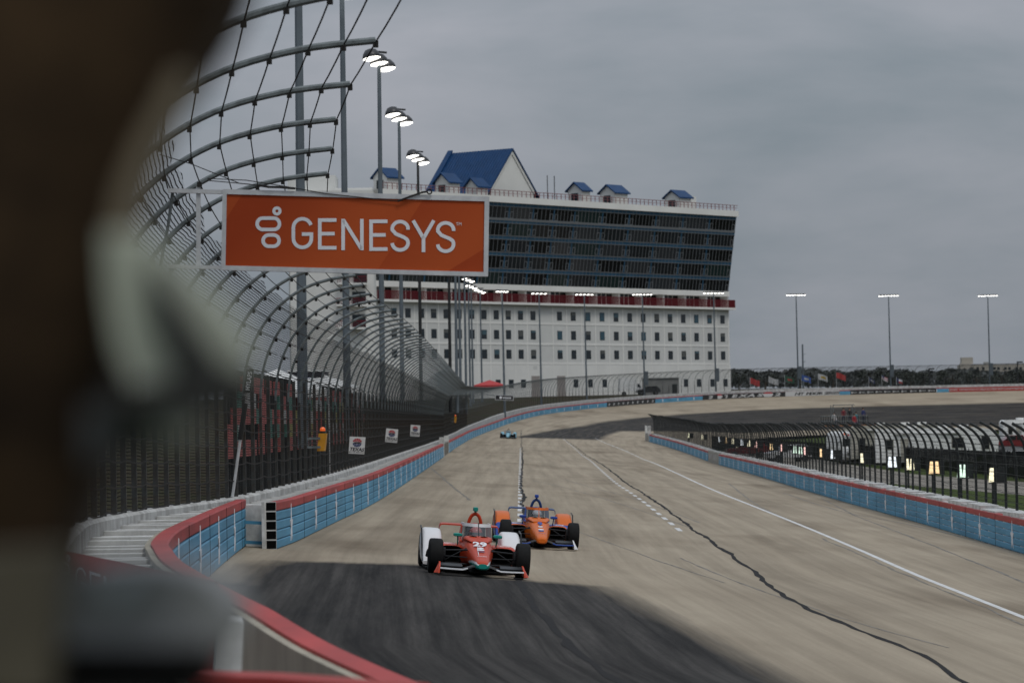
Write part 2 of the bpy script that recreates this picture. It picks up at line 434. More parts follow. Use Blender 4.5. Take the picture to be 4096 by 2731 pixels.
# ---- plan of the outside wall: steel barrier face, concrete wall behind it
NEAR_PIX = [(1706, 2731), (1500, 2645), (1300, 2552), (1101, 2435), (995, 2382), (846, 2303), (735, 2239), (690, 2190), (678, 2157), (735, 2106), (868, 2043), (940, 2012), (985, 1994)]
NEARB = [G(a, b, 1.02) for a, b in NEAR_PIX]
print('near barrier', [(round(p.x, 2), round(p.y, 1)) for p in NEARB])
FARB = [G(1104, 2006, 1.02)] + [Vector((x, y, 0)) for x, y in ((-4.95, 95), (-4.78, 118), (-4.9, 163), (-5.3, 250))]
CONC = [(5, 1.4), (14, -.4), (20, -2.95), (26, -3.7), (32, -4.35), (38, -5.0), (44, -5.65), (50, -6.05), (60, -6.4), (75, -6.4), (90, -6.15), (118, -5.95), (163, -6.05), (250, -6.4), (333, -6.8)]
def xconc(y): return smooth_tab(CONC, y)
INNER = [(40, 13.6), (60, 14.2), (97, 14.8), (130, 15.5), (175, 16.2), (290, 18.6), (359, 19.5), (430, 19.5), (477, 18.7)]
def xinner(y): return smooth_tab(INNER, y)

# ------------------------------------------------------------------ ground
def build_track():
    wcol = [-2.6 + .5 * k for k in range(66)]
    rows = []; y = 4.0; u = 0.0; mb = MB(); uvs = []; nrow = 0
    outx = [(0, 3.0)] + [(p.y, p.x) for p in sorted(NEARB, key=lambda q: q.y)][:9] + [(75, -5.3), (118, -4.78), (163, -4.9), (250, -5.3), (333, -5.76)]
    ys = []; xo75 = lerp_tab(outx, 75)
    while y < YS - .1:
        ys.append(y); y += .5 if y < 110 else 2.0
    for y in ys:
        xo = lerp_tab(outx, y) - 1.6
        for w in wcol:
            x = xo + w + (w > 0) * 0
            mb.v.append((x, y, surf_straight(x, y))); uvs.append((y, x - ((xo + 1.6) - xo75 if y < 75 else 0)))
        nrow += 1
    u0 = YS
    for i, p in enumerate(TC):
        n = inward(TT[i])
        for w in wcol:
            ww = w * 1.08
            q = p + n * ww
            mb.v.append((q.x, q.y, turn_z(p, ww))); uvs.append((u0 + 4.0 * i, -5.76 + ww))
        nrow += 1
    c = len(wcol)
    mb.f = [(i * c + k, i * c + k + 1, (i + 1) * c + k + 1, (i + 1) * c + k) for i in range(nrow - 1) for k in range(c - 1)]
    mb.mi = [0] * len(mb.f); mb.uv = uvs
    o = struct('race_track', mb, M['track'], True)
    # traction resin sprayed on the surface: outlined where it lies on the track
    poly = [G(a, b) for a, b in ((925, 2330), (1010, 2262), (1120, 2243), (1670, 2256), (2060, 2316), (2400, 2345), (2500, 2385), (2640, 2450), (2780, 2520), (2960, 2610), (3100, 2680), (3190, 2731))]
    px = [(p.x, p.y) for p in poly] + [(poly[-1].x + 2.5, 12), (-12, 12), (-12, poly[0].y)]
    def inside(x, y):
        c_ = False; j = len(px) - 1
        for i in range(len(px)):
            xi, yi = px[i]; xj, yj = px[j]
            if (yi > y) != (yj > y) and x < (xj - xi) * (y - yi) / (yj - yi) + xi: c_ = not c_
            j = i
        return c_
    def dist(x, y):
        d = 1e9
        for (x0, y0), (x1, y1) in zip(px, px[1:] + px[:1]):
            dx, dy = x1 - x0, y1 - y0; t = max(0, min(1, ((x - x0) * dx + (y - y0) * dy) / (dx * dx + dy * dy + 1e-9)))
            d = min(d, math.hypot(x - x0 - dx * t, (y - y0 - dy * t) * .5))
        return d
    vals = []
    n1 = len(ys) * c
    for i, v in enumerate(mb.v):
        if i < n1:
            if v[1] > 95: vals.append(0.0); continue
            d = dist(v[0], v[1]); s = d if inside(v[0], v[1]) else -d
            vals.append(max(0, min(1, .5 + s / 1.5)))
        else:
            w = -2.6 + .5 * ((i - n1) % c); w *= 1.08; k = (i - n1) // c; y = TC[k].y
            edge0 = 3.0 + min(1, max(0, (y - 430) / 120)) * 5.5
            a = min(1, max(0, (w - edge0) / 1.5)) * min(1, max(0, (16.5 + 11 * min(1, max(0, (y - 540) / 110)) - w) / 1.5))
            a *= min(1, max(0, (y - 418 - w * 2.2) / 14))
            vals.append(a * .78)
    at = o.data.attributes.new('resin', 'FLOAT', 'POINT'); at.data.foreach_set('value', vals)
    return o
build_track()

def loft_sheet(name, curve, offs, m, smooth=True):
    mb = MB(); uvs = []; c = len(offs)
    for i, (p, n) in enumerate(curve):
        for w, z in offs:
            q = p + n * w; zz = z(p, w) if callable(z) else z
            mb.v.append((q.x, q.y, zz)); uvs.append((i * 4.0, w))
    mb.f = [(i * c + k, i * c + k + 1, (i + 1) * c + k + 1, (i + 1) * c + k) for i in range(len(curve) - 1) for k in range(c - 1)]
    mb.mi = [0] * len(mb.f); mb.uv = uvs
    return struct(name, mb, m, smooth)
def wall_path(step=4.0, y0=25.0, y1=YS):
    """centre line of the concrete wall outside the straight, then round the turn"""
    pts = []; y = y0
    while y < y1 - 1: pts.append(Vector((xconc(y), y, surf_straight(max(xconc(y), -4.7), y)))); y += 1.0
    for i, p in enumerate(TC):
        n = inward(TT[i]); pts.append(p - n * 1.05 + Vector((0, 0, .04)))
    return resample(pts, step)
WP = wall_path(2.0)
WPN = [(p, inward(tangent(WP, i))) for i, p in enumerate(WP)]
def outer_z(w): return lambda p, ww: p.z + w
near_tab = [(-.5, .5), (-3, .9), (-8, 1.6), (-16, 2.6), (-40, 3.2), (-120, 4.0), (-420, 6.0), (-2300, 22.0), (-6500, 40.0)]
loft_sheet('outer_ground', [(p, n) for p, n in WPN[::4]],
           [(w, (lambda z, w: (lambda p, ww: max(p.z * (1 if p.z > 1 else .6), 0) + z * .8 - .35 if p.y < 420 else p.z + (1.0 if w > -50 else 1.0 + z * .35) + (1.2 if -50 < w < -6 and p.y < 640 else 0) - .2))(z, w)) for w, z in near_tab], M['bank'])
mb = MB(); mb.add([(-9000, -60, -3), (9000, -60, -3), (9000, 12000, -3), (-9000, 12000, -3)], [(0, 1, 2, 3)])
struct('ground', mb, M['grass'])
# infield: grass, an access road and another grass strip
def infield_strip(name, m, x0, x1, z, y0=24, y1=700, wob=0):
    mb = MB(); n = 0; y = y0
    while y <= y1:
        a = xinner(min(y, 477)) + x0 + (max(0, y - 477) * .25)
        zz = z + lerp_tab([(0, -1.42), (333, -1.72), (420, -1.5), (480, -1.25), (700, -1.0)], y)
        mb.v += [(a, y, zz), (xinner(min(y, 477)) + x1 + max(0, y - 477) * .25, y, zz)]; n += 1; y += 6
    mb.f = [(2 * i, 2 * i + 1, 2 * i + 3, 2 * i + 2) for i in range(n - 1)]; mb.mi = [0] * len(mb.f)
    return struct(name, mb, m)
def zin(y): return lerp_tab([(0, -1.42), (333, -1.72), (420, -1.5), (480, -1.25), (700, -1.0)], y)
infield_strip('infield_grass', M['grass'], .3, 320, 0)
mb = MB(); n_ = 0; y = 40.0
while y < 420:
    off = max(4.5, 6 + (250 - y) * .1) if y < 300 else 4.5
    mb.v += [(xinner(y) + off, y, zin(y) + .008), (xinner(y) + off + 8.5, y, zin(y) + .008)]; n_ += 1; y += 6
mb.f = [(2 * i, 2 * i + 1, 2 * i + 3, 2 * i + 2) for i in range(n_ - 1)]; mb.mi = [0] * len(mb.f)
struct('access_road', mb, mat('infield_road', (.20, .18, .15), .9, var=.2, scale=.4))
infield_strip('parking_ground', mat('infield_asphalt', (.085, .085, .083), .9, var=.3, scale=.2), 31, 46, .008)

# painted lines, seams and tyre marks: thin strips 4 mm proud of the surface
def strip(name, pix, width, m, lift, parent=None, jitter=0.0, step=1.2, dash=None, kind='structure', wfar=None):
    pts = [G(a, b) for a, b in pix]
    pts.sort(key=lambda p: p.y)
    c = catmull([Vector((p.x, p.y, 0)) for p in pts], 10); c = resample(c, step if not dash else .5)
    if dash:
        per = int(dash[0] / .5); tot = int((dash[0] + dash[1]) / .5); k0 = 0; objs = []
        while k0 + per < len(c):
            seg = c[k0:k0 + per + 1]; objs.append(ribbon(name, seg, width, m, lift, 0)); k0 += tot
        return objs
    return ribbon(name, c, width, m, lift, jitter)
def ribbon(name, c, width, m, lift, jitter):
    mb = MB(); rnd = random.Random(len(c)); w = width; off = 0
    for i, p in enumerate(c):
        t = tangent(c, i); n = inward(t)
        if jitter: w = width * (1 + rnd.uniform(-.45, .5)); off = off * .7 + rnd.uniform(-jitter, jitter)
        for s in (-1, 1):
            q = p + n * (s * w / 2 + off); mb.v.append((q.x, q.y, surf(q.x, q.y) + lift))
    mb.f = [(2 * i, 2 * i + 1, 2 * i + 3, 2 * i + 2) for i in range(len(c) - 1)]; mb.mi = [0] * len(mb.f)
    o = mb.build(name, m); o['kind'] = 'structure'; return o
seamA = [(2084, 1722), (2087, 1773), (2090, 1818), (2087, 1889), (2086, 1924), (2091, 1966), (2099, 2018), (2096, 2060), (2092, 2160), (2086, 2270), (2088, 2322), (2123, 2408), (2173, 2469), (2247, 2531), (2345, 2629), (2468, 2728), (2640, 2880), (2900, 3100)]
strip('track_seam', seamA, .13, M['seam'], .004, jitter=.05)
seamB = [(2233, 1729), (2272, 1766), (2321, 1801), (2391, 1846), (2451, 1889), (2503, 1931), (2556, 1962), (2626, 2008), (2700, 2062), (2771, 2112), (2860, 2177), (3010, 2283), (3135, 2377), (3309, 2464), (3483, 2534), (3657, 2612), (3866, 2731), (4100, 2870), (4500, 3120)]
strip('track_seam', seamB, .12, M['seam'], .004, jitter=.05)
strip('painted_dash', [(2079, 2110), (2080, 2015), (2080, 1930), (2081, 1850), (2082, 1790)], .16, M['paint_line'], .004, dash=(3.2, 2.8))
strip('painted_dash', [(2722, 2123), (2686, 2094), (2623, 2045), (2574, 2006), (2512, 1963), (2458, 1927), (2402, 1878), (2353, 1836), (2296, 1790), (2251, 1752)], .16, M['paint_line'], .004, dash=(3.2, 2.8))
strip('painted_line', [(5400, 3010), (4700, 2722), (4200, 2512), (4096, 2469), (3909, 2395), (3663, 2297), (3416, 2189), (3207, 2101), (3020, 2026), (2839, 1953), (2700, 1889), (2602, 1846), (2514, 1808), (2444, 1780), (2381, 1752)], .16, M['paint_line'], .004)
strip('tyre_mark', [(4096, 2500), (3860, 2395), (3650, 2310), (3450, 2222), (3280, 2150)], .07, M['skid'], .0035, jitter=.05)
for k, (pp, w_) in enumerate([([(1725, 1871), (1765, 1905), (1810, 1945), (1880, 2000)], .1),
        ([(2130, 1920), (2260, 1950), (2400, 1990), (2560, 2040), (2760, 2110)], .06),
        ([(2250, 1915), (2390, 1955), (2540, 1995), (2800, 2090)], .06),
        ([(2915, 1932), (2980, 1985), (3050, 2030), (3150, 2080)], .09),
        ([(3280, 1990), (3420, 2060), (3600, 2130), (3820, 2215), (4096, 2330)], .09),
        ([(3130, 1970), (3350, 2040), (3600, 2090), (3900, 2160), (4096, 2215)], .1),
        ([(2300, 2120), (2600, 2230), (2900, 2330)], .05), 
        ([(2720, 2230), (3000, 2345), (3400, 2480), (3800, 2590)], .06)]):
    strip('tyre_mark', pp, w_, M['skid'], .003, jitter=.02)

# ------------------------------------------------------------------ walls of the circuit
def sweep(name, path, prof, m, parent=None, up=None, cap=True, mi=None):
    """prof: list of (offset inward, height); path: list of (p, n)"""
    mb = MB(); n = len(prof)
    for p, nn_ in path:
        for w, h in prof:
            q = p + nn_ * w; mb.v.append((q.x, q.y, p.z + h))
    k = len(path)
    mb.f = [(i * n + j, (i + 1) * n + j, (i + 1) * n + (j + 1) % n, i * n + (j + 1) % n) for i in range(k - 1) for j in range(n)]
    if cap: mb.f += [tuple(range(n)), tuple((k - 1) * n + j for j in range(n - 1, -1, -1))]
    mb.mi = [0] * len(mb.f)
    return mb.build(name, m, parent)
def with_normals(pts): return [(p, inward(tangent(pts, i))) for i, p in enumerate(pts)]
def ground_path(pts, step):
    c = resample(catmull([Vector((p.x, p.y, 0)) for p in pts], 12), step)
    return with_normals([Vector((p.x, p.y, surf(p.x, p.y))) for p in c])
STAR = []
for k in range(10):
    r_ = .40 if k % 2 == 0 else .165; a_ = math.pi / 2 + k * math.pi / 5
    STAR.append((r_ * math.cos(a_), r_ * math.sin(a_) * (1.25 if k == 0 else 1.05)))
def star_mesh():
    mb = MB(); vs = [(x, 0, z) for x, z in STAR] + [(0, 0, 0)] + [(x, .012, z) for x, z in STAR]
    mb.add(vs, [(i, (i + 1) % 10, 10) for i in range(10)] + [(i, 11 + i, 11 + (i + 1) % 10, (i + 1) % 10) for i in range(10)])
    return mb.mesh('star', M['letter'])
STARM = star_mesh()
def along(path, s):
    acc = 0
    for (a, na), (b, nb) in zip(path, path[1:]):
        d = (b - a).length
        if acc + d >= s: return a.lerp(b, (s - acc) / d), (b - a).normalized(), na
        acc += d
    return None
def plen(path): return sum((b[0] - a[0]).length for a, b in zip(path, path[1:]))
def steel_barrier(label, path, flip=1, stars=8.5, seam=2.85, first=4.0, backing=True, zoff=0, top_z=1.02):
    """five stacked square tubes: one red above four blue, on a plywood and foam backing"""
    t = thing('steel_barrier', label, 'barrier', Matrix.Translation(path[0][0]))
    inv = -path[0][0]
    loc = [(p + inv, n * flip) for p, n in path]
    h = top_z / 5
    for k in range(5):
        z0 = k * h + .006; z1 = (k + 1) * h - .006; r_ = .02
        prof = [(-.2, z0), (-.2, z1), (-r_, z1), (0, z1 - r_), (0, z0 + r_), (-r_, z0)]
        if flip < 0: prof = prof[::-1]
        sweep('tube', loc, prof, M['red_tube'] if k == 4 else M['blue_tube'], t, cap=False)
        ib = [(-.185, z0 + .012), (-.185, z1 - .012), (-.015, z1 - .012), (-.015, z0 + .012)]
    mbh = MB()
    for pe, d_ in ((loc[0], 1), (loc[-1], -1)):
        p, n = pe; tt = Vector((n.y, -n.x, 0)) * (-d_ * flip) * 0
        nxt = loc[1][0] if d_ == 1 else loc[-2][0]; tt = (p - nxt).normalized() * .010
        wq = [p + tt * .5 + n * w + Vector((0, 0, z)) for w, z in ((-.26, 0), (.0, 0), (.0, top_z), (-.26, top_z))]
        pm = MB(); pm.add(wq, [(0, 1, 2, 3)]); pm.build('end_plate', M['white_paint'], t)
        for k in range(5):
            z0 = k * h + .018; z1 = (k + 1) * h - .014
            q = [p + tt + n * w + Vector((0, 0, z)) for w, z in ((-.215, z0), (-.008, z0), (-.008, z1), (-.215, z1))]
            mbh.add(q, [(0, 1, 2, 3)])
    o = mbh.build('tube_mouth_shade', M['black_hollow'], t); o['kind'] = 'stuff'  # flat black squares paint the shade inside the open tubes
    if backing:
        pr = [(-.27, .05), (-.27, top_z - .03), (-.205, top_z - .03), (-.205, .05)]
        sweep('backing_board', loc, pr if flip > 0 else pr[::-1], M['plywood'], t)
    L_ = plen(loc); s = first
    while stars and s < L_ - 1:
        q = along(loc, s)
        if q is None: break
        p, tg, n = q; n = n.normalized()
        x = Vector((-n.y, n.x, 0)); 
        m = frame(p + n * .014 + Vector((0, 0, .42)), x, -n, Vector((0, 0, 1)))
        link('star', STARM, t, m); s += stars
    s = first + stars / 2 if stars else 0
    jm = MB(); jm.box(-.012, .012, -.006, 0, 0, top_z - .01); jme = jm.mesh('joint', M['seam'])
    while stars and s < L_ - 1:
        p, tg, n = along(loc, s)
        x = Vector((-n.y, n.x, 0)); link('panel_joint', jme, t, frame(p + n * .002, x, -n, Vector((0, 0, 1)))); s += stars
    return t
near_path = ground_path([NEARB[0] + (NEARB[0] - NEARB[1]) * 3] + NEARB, .6)
tn = steel_barrier('curved near red and blue barrier bending out of focus towards the camera', near_path, stars=8.0, first=29.0)
far_pts = FARB + [Vector((-5.76, 333, 0))]
far_path = ground_path(far_pts, 1.5)
def cut(path, y0, y1): return [q for q in path if y0 <= q[0].y <= y1]
steel_barrier('long straight red and blue barrier under the left fence, starting with open tube ends', cut(far_path, 0, 262), stars=8.5, first=4.3)
steel_barrier('short red and blue barrier past the grey gate on the left', cut(far_path, 288, 340), stars=8.5, first=4)
# grey gate in the outside wall
g0 = cut(far_path, 262, 288)
tg_ = thing('wall_gate', 'grey concrete gate closing the gap in the left barrier', 'gate', Matrix.Translation(g0[0][0]))
gl = [(p - g0[0][0], n) for p, n in g0]
sweep('slab', gl, [(-.3, 0), (-.3, 1.02), (-.02, 1.02), (-.02, 0)], mat('gate_grey', (.30, .29, .26), .8, var=.25, scale=1.2), tg_)
for e_ in (0, -1):
    mb = MB(); p = gl[e_][0]; mb.box(p.x - .35, p.x + .02, p.y - .3, p.y + .3, p.z, p.z + 1.5); mb.build('gate_post', M['white_paint'], tg_)
mb = MB()
for q in range(2, len(gl) - 1, 2):
    p = gl[q][0]; mb.box(p.x - .02, p.x + .015, p.y - .06, p.y + .06, p.z + .05, p.z + .98)
o = mb.build('gate_rib', mat('gate_rib', (.2, .19, .17), .8), tg_); o['kind'] = 'stuff'

# concrete wall behind
tw = thing('concrete_wall', 'white concrete wall carrying the left catch fence', 'wall', Matrix.Translation(WP[0]))
WL = [(p - WP[0], n) for p, n in WPN]
def wall_sweep(path, name, par):
    mb = MB(); n = 6
    for p, nn_ in path:
        e = .42 * max(0, min(1, (p.y + WP[0].y - 380) / 120))
        for w, h in [(-.18, -.4), (-.18, 1.08 + e), (-.14, 1.12 + e), (.14, 1.12 + e), (.18, 1.08 + e), (.18, -.4)]:
            q = p + nn_ * w; mb.v.append((q.x, q.y, p.z + h))
    mb.f = [(i * n + j, (i + 1) * n + j, (i + 1) * n + (j + 1) % n, i * n + (j + 1) % n) for i in range(len(path) - 1) for j in range(n)] + [tuple(range(n))]
    mb.mi = [0] * len(mb.f); return mb.build(name, M['concrete_white'], par)
wall_sweep(WL, 'wall', tw)
if False: sweep('wall', WL, [(-.18, -.4), (-.18, 1.08), (-.14, 1.12), (.14, 1.12), (.18, 1.08), (.18, -.4)], M['concrete_white'], tw)
# foam blocks bridging the gap between wall and steel
fb = MB(); fb.box(-.5, .5, -.16, .16, .0, .93)
FBM = [fb.mesh('foam_block', M['white_paint'])]
rnd = random.Random(3)
def foam(parent, path, y0, y1, step):
    s = 0; inv = parent_world(parent).inverted(); L_ = plen(path)
    while s < L_:
        q = along(path, s); s += step
        if q is None: break
        p, tg, n = q
        if not (y0 < p.y < y1): continue
        back = p - n * .28; xc = xconc(p.y)
        gap = abs(back.x - xc) - .2
        if gap < .15: continue
        m = frame(Vector((back.x - gap / 2, back.y + rnd.uniform(-.1, .1), p.z + rnd.uniform(-.03, .03))), Vector((gap, 0, 0)), Vector((rnd.uniform(-.05, .05), 1, 0)), Vector((0, 0, 1)))
        o = link('foam_block', FBM[0], parent, inv @ m)
foam(tn, near_path, 31, 73, 1.25)
tf2 = [o for o in col.objects if o.get('label', '').startswith('long straight')][0]
foam(tf2, cut(far_path, 0, 262), 74, 170, 1.25)
foam(tf2, cut(far_path, 0, 262), 170, 262, 2.6)
# straps and hinges in the opening between the two barriers
tie = thing('barrier_tie', 'blue steel straps joining the curved barrier to the straight one', 'strap', Matrix.Translation(NEARB[-1]))
a_ = NEARB[-1]; b_ = FARB[0]
for z in (.12, .55):
    mb = MB(); A = Vector((-.15, -1.0, z)); B = b_ - a_ + Vector((-.3, .6, z)); mb.tube([A, B], .05, 4)
    mb.build('strap', M['blue_tube'], tie)
mb = MB(); mb.box(.05, .11, -.05, .05, 0, 1.02, Matrix.Translation(b_ - a_ + Vector((-.36, -.02, 0)))); mb.build('end_plate', M['white_paint'], tie)
for z in (.35, .75):
    mb = MB(); mb.tube([(-.35, .2, z + .1), (-.2, .1, z), (0.0, .25, z - .06), (.25, .4, z - .12)], .013, 5); mb.build('cable', mat('red_cable', (.25, .02, .02), .5), tie)

# turn barrier: blue with advertising banners
tb_path = [(p, inward(TT[i])) for i, p in enumerate(TC)]
tturn = steel_barrier('distant curved barrier round the far turn, carrying the long printed banners', tb_path, stars=8.5, first=3, backing=False)
for ch in list(tturn.children):
    if ch.name.startswith(('star', 'panel_joint')):
        q = TC[0] + ch.matrix_local.translation
        if q.x > 14.5: bpy.data.objects.remove(ch)
def turn_at(px):                              # arc distance of the wall where the photo column px crosses it
    best = None
    for i in range(0, len(TC) - 1):
        for t in (0, .25, .5, .75):
            p = TC[i].lerp(TC[i + 1], t); v = CM.inverted() @ (p + Vector((0, 0, .5))); x = W / 2 + F * v.x / -v.z
            if best is None or abs(x - px) < best[0]: best = (abs(x - px), (i + t) * 4.0)
    return best[1]
def turn_pt(s):
    i = min(int(s / 4), len(TC) - 2); t = s / 4 - i
    p = TC[i].lerp(TC[i + 1], t); tg = (TC[i + 1] - TC[i]).normalized(); return p, tg, inward(Vector((tg.x, tg.y, 0)).normalized())
inv_t = Matrix.Translation(-TC[0])
def banner(px0, px1, m, name='banner'):
    s0, s1 = turn_at(px0), turn_at(px1); n = max(2, int((s1 - s0) / 2)); path = []
    for k in range(n + 1):
        p, tg, nn_ = turn_pt(s0 + (s1 - s0) * k / n); path.append((p - TC[0], nn_))
    return sweep(name, path, [(.004, .02), (.004, 1.0), (.02, 1.0), (.02, .02)], m, tturn), s0, s1
def wall_text(body, s, hgt, z, m, parent, **k):
    p, tg, n = turn_pt(s); x = Vector((tg.x, tg.y, tg.z)); zz = Vector((0, 0, 1)); y = (zz - x * zz.dot(x)).normalized()
    mm = frame(p + n * .03 + zz * z, x, y, x.cross(y))
    return text(body, m, mm, hgt, parent, **k)
M['ban_black'] = mat('banner_black', (.014, .014, .015), .6); M['ban_white'] = mat('banner_white', (.55, .55, .55), .6); M['ban_red'] = mat('banner_red', (.36, .028, .022), .6)
b1, s0, s1 = banner(2430, 2622, M['ban_black'])
for k in range(10): wall_text('ir', s0 + (s1 - s0) * (k + .5) / 10, .45, .28, M['ban_white'], b1, bold=.06, shear=.3, wscale=2.4)
b2, s0, s1 = banner(2812, 3141, M['ban_black'])
for frac, ch in ((.095, '2'), (.305, 'T'), (.40, 'E'), (.50, 'X'), (.60, 'A'), (.70, 'S'), (.905, '2')):
    wall_text(ch, s0 + (s1 - s0) * frac, .62, .2, M['ban_white'], b2, bold=.05, shear=.25, wscale=5.2)
for frac in (.20, .80):
    p, tg, n = turn_pt(s0 + (s1 - s0) * frac); mb = MB(); zz = Vector((0, 0, 1))
    for mi, (z0, z1) in enumerate(((.06, .4), (.4, .72), (.72, 1.08))):
        pr = []
        for u_ in (-1, 1):
            for z in (z0, z1): pr.append(p - TC[0] + n * .035 + tg * (u_ * 2.1 * math.sqrt(max(.15, 1 - ((z - .55) / .62) ** 2))) + zz * z)
        mb.add([pr[0], pr[2], pr[3], pr[1]], [(0, 1, 2, 3)], mi)
    mb.build('emblem', [M['ban_white'], M['ban_white'], M['sign_red']], b2)
b3, s0, s1 = banner(3141, 3358, M['ban_white'])
L_ = s1 - s0
for k, ch in enumerate('NTT INDYCAR SERIES'):
    if ch != ' ': wall_text(ch, s0 + L_ * (.22 + .745 * k / 17), .6, .2, M['ban_black'], b3, bold=.03, shear=.25, wscale=3.1)
b4, s0, s1 = banner(3406, 3742, M['ban_black'])
for k in range(10):
    wall_text('vuse', s0 + (s1 - s0) * (k + .55) / 10, .36, .34, M['ban_white'], b4, wscale=2.0)
    wall_text('o', s0 + (s1 - s0) * (k + .2) / 10, .55, .26, M['ban_white'], b4, bold=.05, wscale=1.6)
b5, s0, s1 = banner(3798, 4300, M['ban_red'])
for k in range(11): wall_text('GENESYS', s0 + (s1 - s0) * (k + .5) / 11, .46, .3, M['ban_white'], b5, wscale=1.55)

# inside wall on the right
def inner_path(y0, y1, step=1.5):
    pts = []; y = y1
    while y >= y0: pts.append(Vector((xinner(y), y, surf(xinner(y), y)))); y -= step
    return with_normals(pts)              # running towards the camera: inward() now faces the track
ipa = inner_path(42, 318); ipb = inner_path(340, 474)
tia = steel_barrier('long red and blue barrier along the right side of the track', ipa, stars=8.5, first=3, backing=False)
tib = steel_barrier('far red and blue barrier past the grey gate on the right', ipb, stars=8.5, first=3, backing=False)
gp = inner_path(318, 340)
tgr = thing('wall_gate', 'grey gate with printed panels closing the gap in the right barrier', 'gate', Matrix.Translation(gp[0][0]))
gl2 = [(p - gp[0][0], n) for p, n in gp]
sweep('slab', gl2, [(-.3, 0), (-.3, 1.12), (0, 1.12), (0, 0)], MATS['gate_grey'], tgr)
for k in (3, 9):
    p, n = gl2[k]; tgv = Vector((-n.y, n.x, 0)); mb = MB()
    q = [p + n * .012 + tgv * a + Vector((0, 0, z)) for a, z in ((-3.4, .35), (3.4, .35), (3.4, .85), (-3.4, .85))]
    mb.add(q, [(0, 1, 2, 3)]); mb.build('printed_panel', mat('gate_print', (.42, .41, .40), .7, var=.5, scale=1.6, c2=(.2, .19, .2)), tgr)
ge = inner_path(473, 483, 1.0)
tge = thing('wall_end', 'pale concrete block with two white posts ending the right barrier', 'wall', Matrix.Translation(ge[0][0]))
gl3 = [(p - ge[0][0], n) for p, n in ge]
sweep('slab', gl3, [(-.5, 0), (-.5, 1.1), (.05, 1.1), (.05, 0)], MATS['gate_grey'], tge)
for p, n in (gl3[0], gl3[-1]):
    mb = MB(); mb.box(p.x - .1, p.x + .25, p.y - .2, p.y + .2, 0, 2.1); mb.build('marker_post', M['white_paint'], tge)
twr = thing('concrete_wall', 'white concrete wall carrying the fence on the right side', 'wall', Matrix.Translation(ipa[-1][0]))
iw = with_normals([Vector((xinner(y) + .75, y, surf(xinner(y), y))) for y in [474 - 2 * k for k in range(217)]])
sweep('wall', [(p - ipa[-1][0], n) for p, n in iw], [(-.16, -.6), (-.16, 1.08), (.16, 1.08), (.16, -.6)], M['concrete_white'], twr)
# crumpled white foam along the top behind the right barrier
mb = MB(); rr = random.Random(5)
for k in range(0, 205):
    p, n = iw[k + 4]; mb.box(-.3, .3, -.85, .85, 0, .95 + rr.uniform(0, .22), Matrix.Translation(p - ipa[-1][0] + n * .42))
o = mb.build('foam_filler', M['white_paint'], twr); o['kind'] = 'stuff'

# ------------------------------------------------------------------ catch fences
OVER = [(0, .95), (0, 2.3), (0, 3.6), (.12, 4.4), (.46, 5.12), (1.0, 5.72), (1.7, 6.16), (2.5, 6.4), (3.3, 6.5)]
PROF = catmull([Vector((w, h, 0)) for w, h in OVER], 5)
def prof_at(f):                               # point a fraction of the way along the post
    L_ = [0]
    for a, b in zip(PROF, PROF[1:]): L_.append(L_[-1] + (b - a).length)
    d = f * L_[-1]
    for i in range(len(PROF) - 1):
        if L_[i + 1] >= d: 
            t = (d - L_[i]) / (L_[i + 1] - L_[i]); return PROF[i].lerp(PROF[i + 1], t)
    return PROF[-1]
tfence = thing('catch_fence', 'tall catch fence with arched posts leaning over the track on the left', 'fence', Matrix.Translation(WP[0]))
def post_mesh(n, m, m2, r=.042):
    mb = MB()
    lo = [(p.x, 0, p.y) for p in PROF if p.y < 3.7]; mb.tube(lo, .062, 4, mi=0)
    hi = [(p.x, 0, p.y) for p in PROF if p.y >= 3.5]; mb.tube(hi, r, n, mi=1)
    me = mb.mesh('post', [m, m2]); return me
PM = post_mesh(8, M['post'], M['galv']); PMF = post_mesh(5, M['post'], M['galv'], .05)
posts = []
def kov(y): return lerp_tab([(28, 1.08), (50, 1.05), (70, .88), (88, .76), (250, .72), (430, .7), (520, .75)], y)
def kz(y): return lerp_tab([(28, 1.0), (60, 1.0), (90, .935), (900, .935)], y)
def rows_for(spacing, y0, y1, src): 
    c = resample([p for p, n in src], spacing); return [(p, inward(tangent(c, i))) for i, p in enumerate(c) if y0 <= p.y <= y1]
straight_rows = [q for q in rows_for(4.25, 29, 430, WPN) if q[0].x < 10]
turn_rows = [q for q in rows_for(3.4, 430, 900, WPN) if q[0].x < 150]
allrows = straight_rows + turn_rows
for i, (p, n) in enumerate(allrows):
    y = n.cross(Vector((0, 0, 1))) * -1
    m = frame(p - WP[0], n * kov(p.y), Vector((0, 0, 1)).cross(n), Vector((0, 0, kz(p.y))))
    link('post', PM if i < 45 else PMF, tfence, m)
sp_mb = MB(); sp_mb.tube([(0, 0, .95), (0, 0, 3.95)], .062, 4); SPM = sp_mb.mesh('short_post', M['post'])
for (p, n), (p2, n2) in zip(straight_rows, straight_rows[1:]):
    if p.y < 260: link('short_post', SPM, tfence, frame(p.lerp(p2, .5) - WP[0], n, Vector((0, 0, 1)).cross(n), Vector((0, 0, 1))))
fr_lo = [.03 + .052 * k for k in range(9)]
fr_hi = [.515, .57, .625, .68, .735, .79, .845, .90, .95, .995]
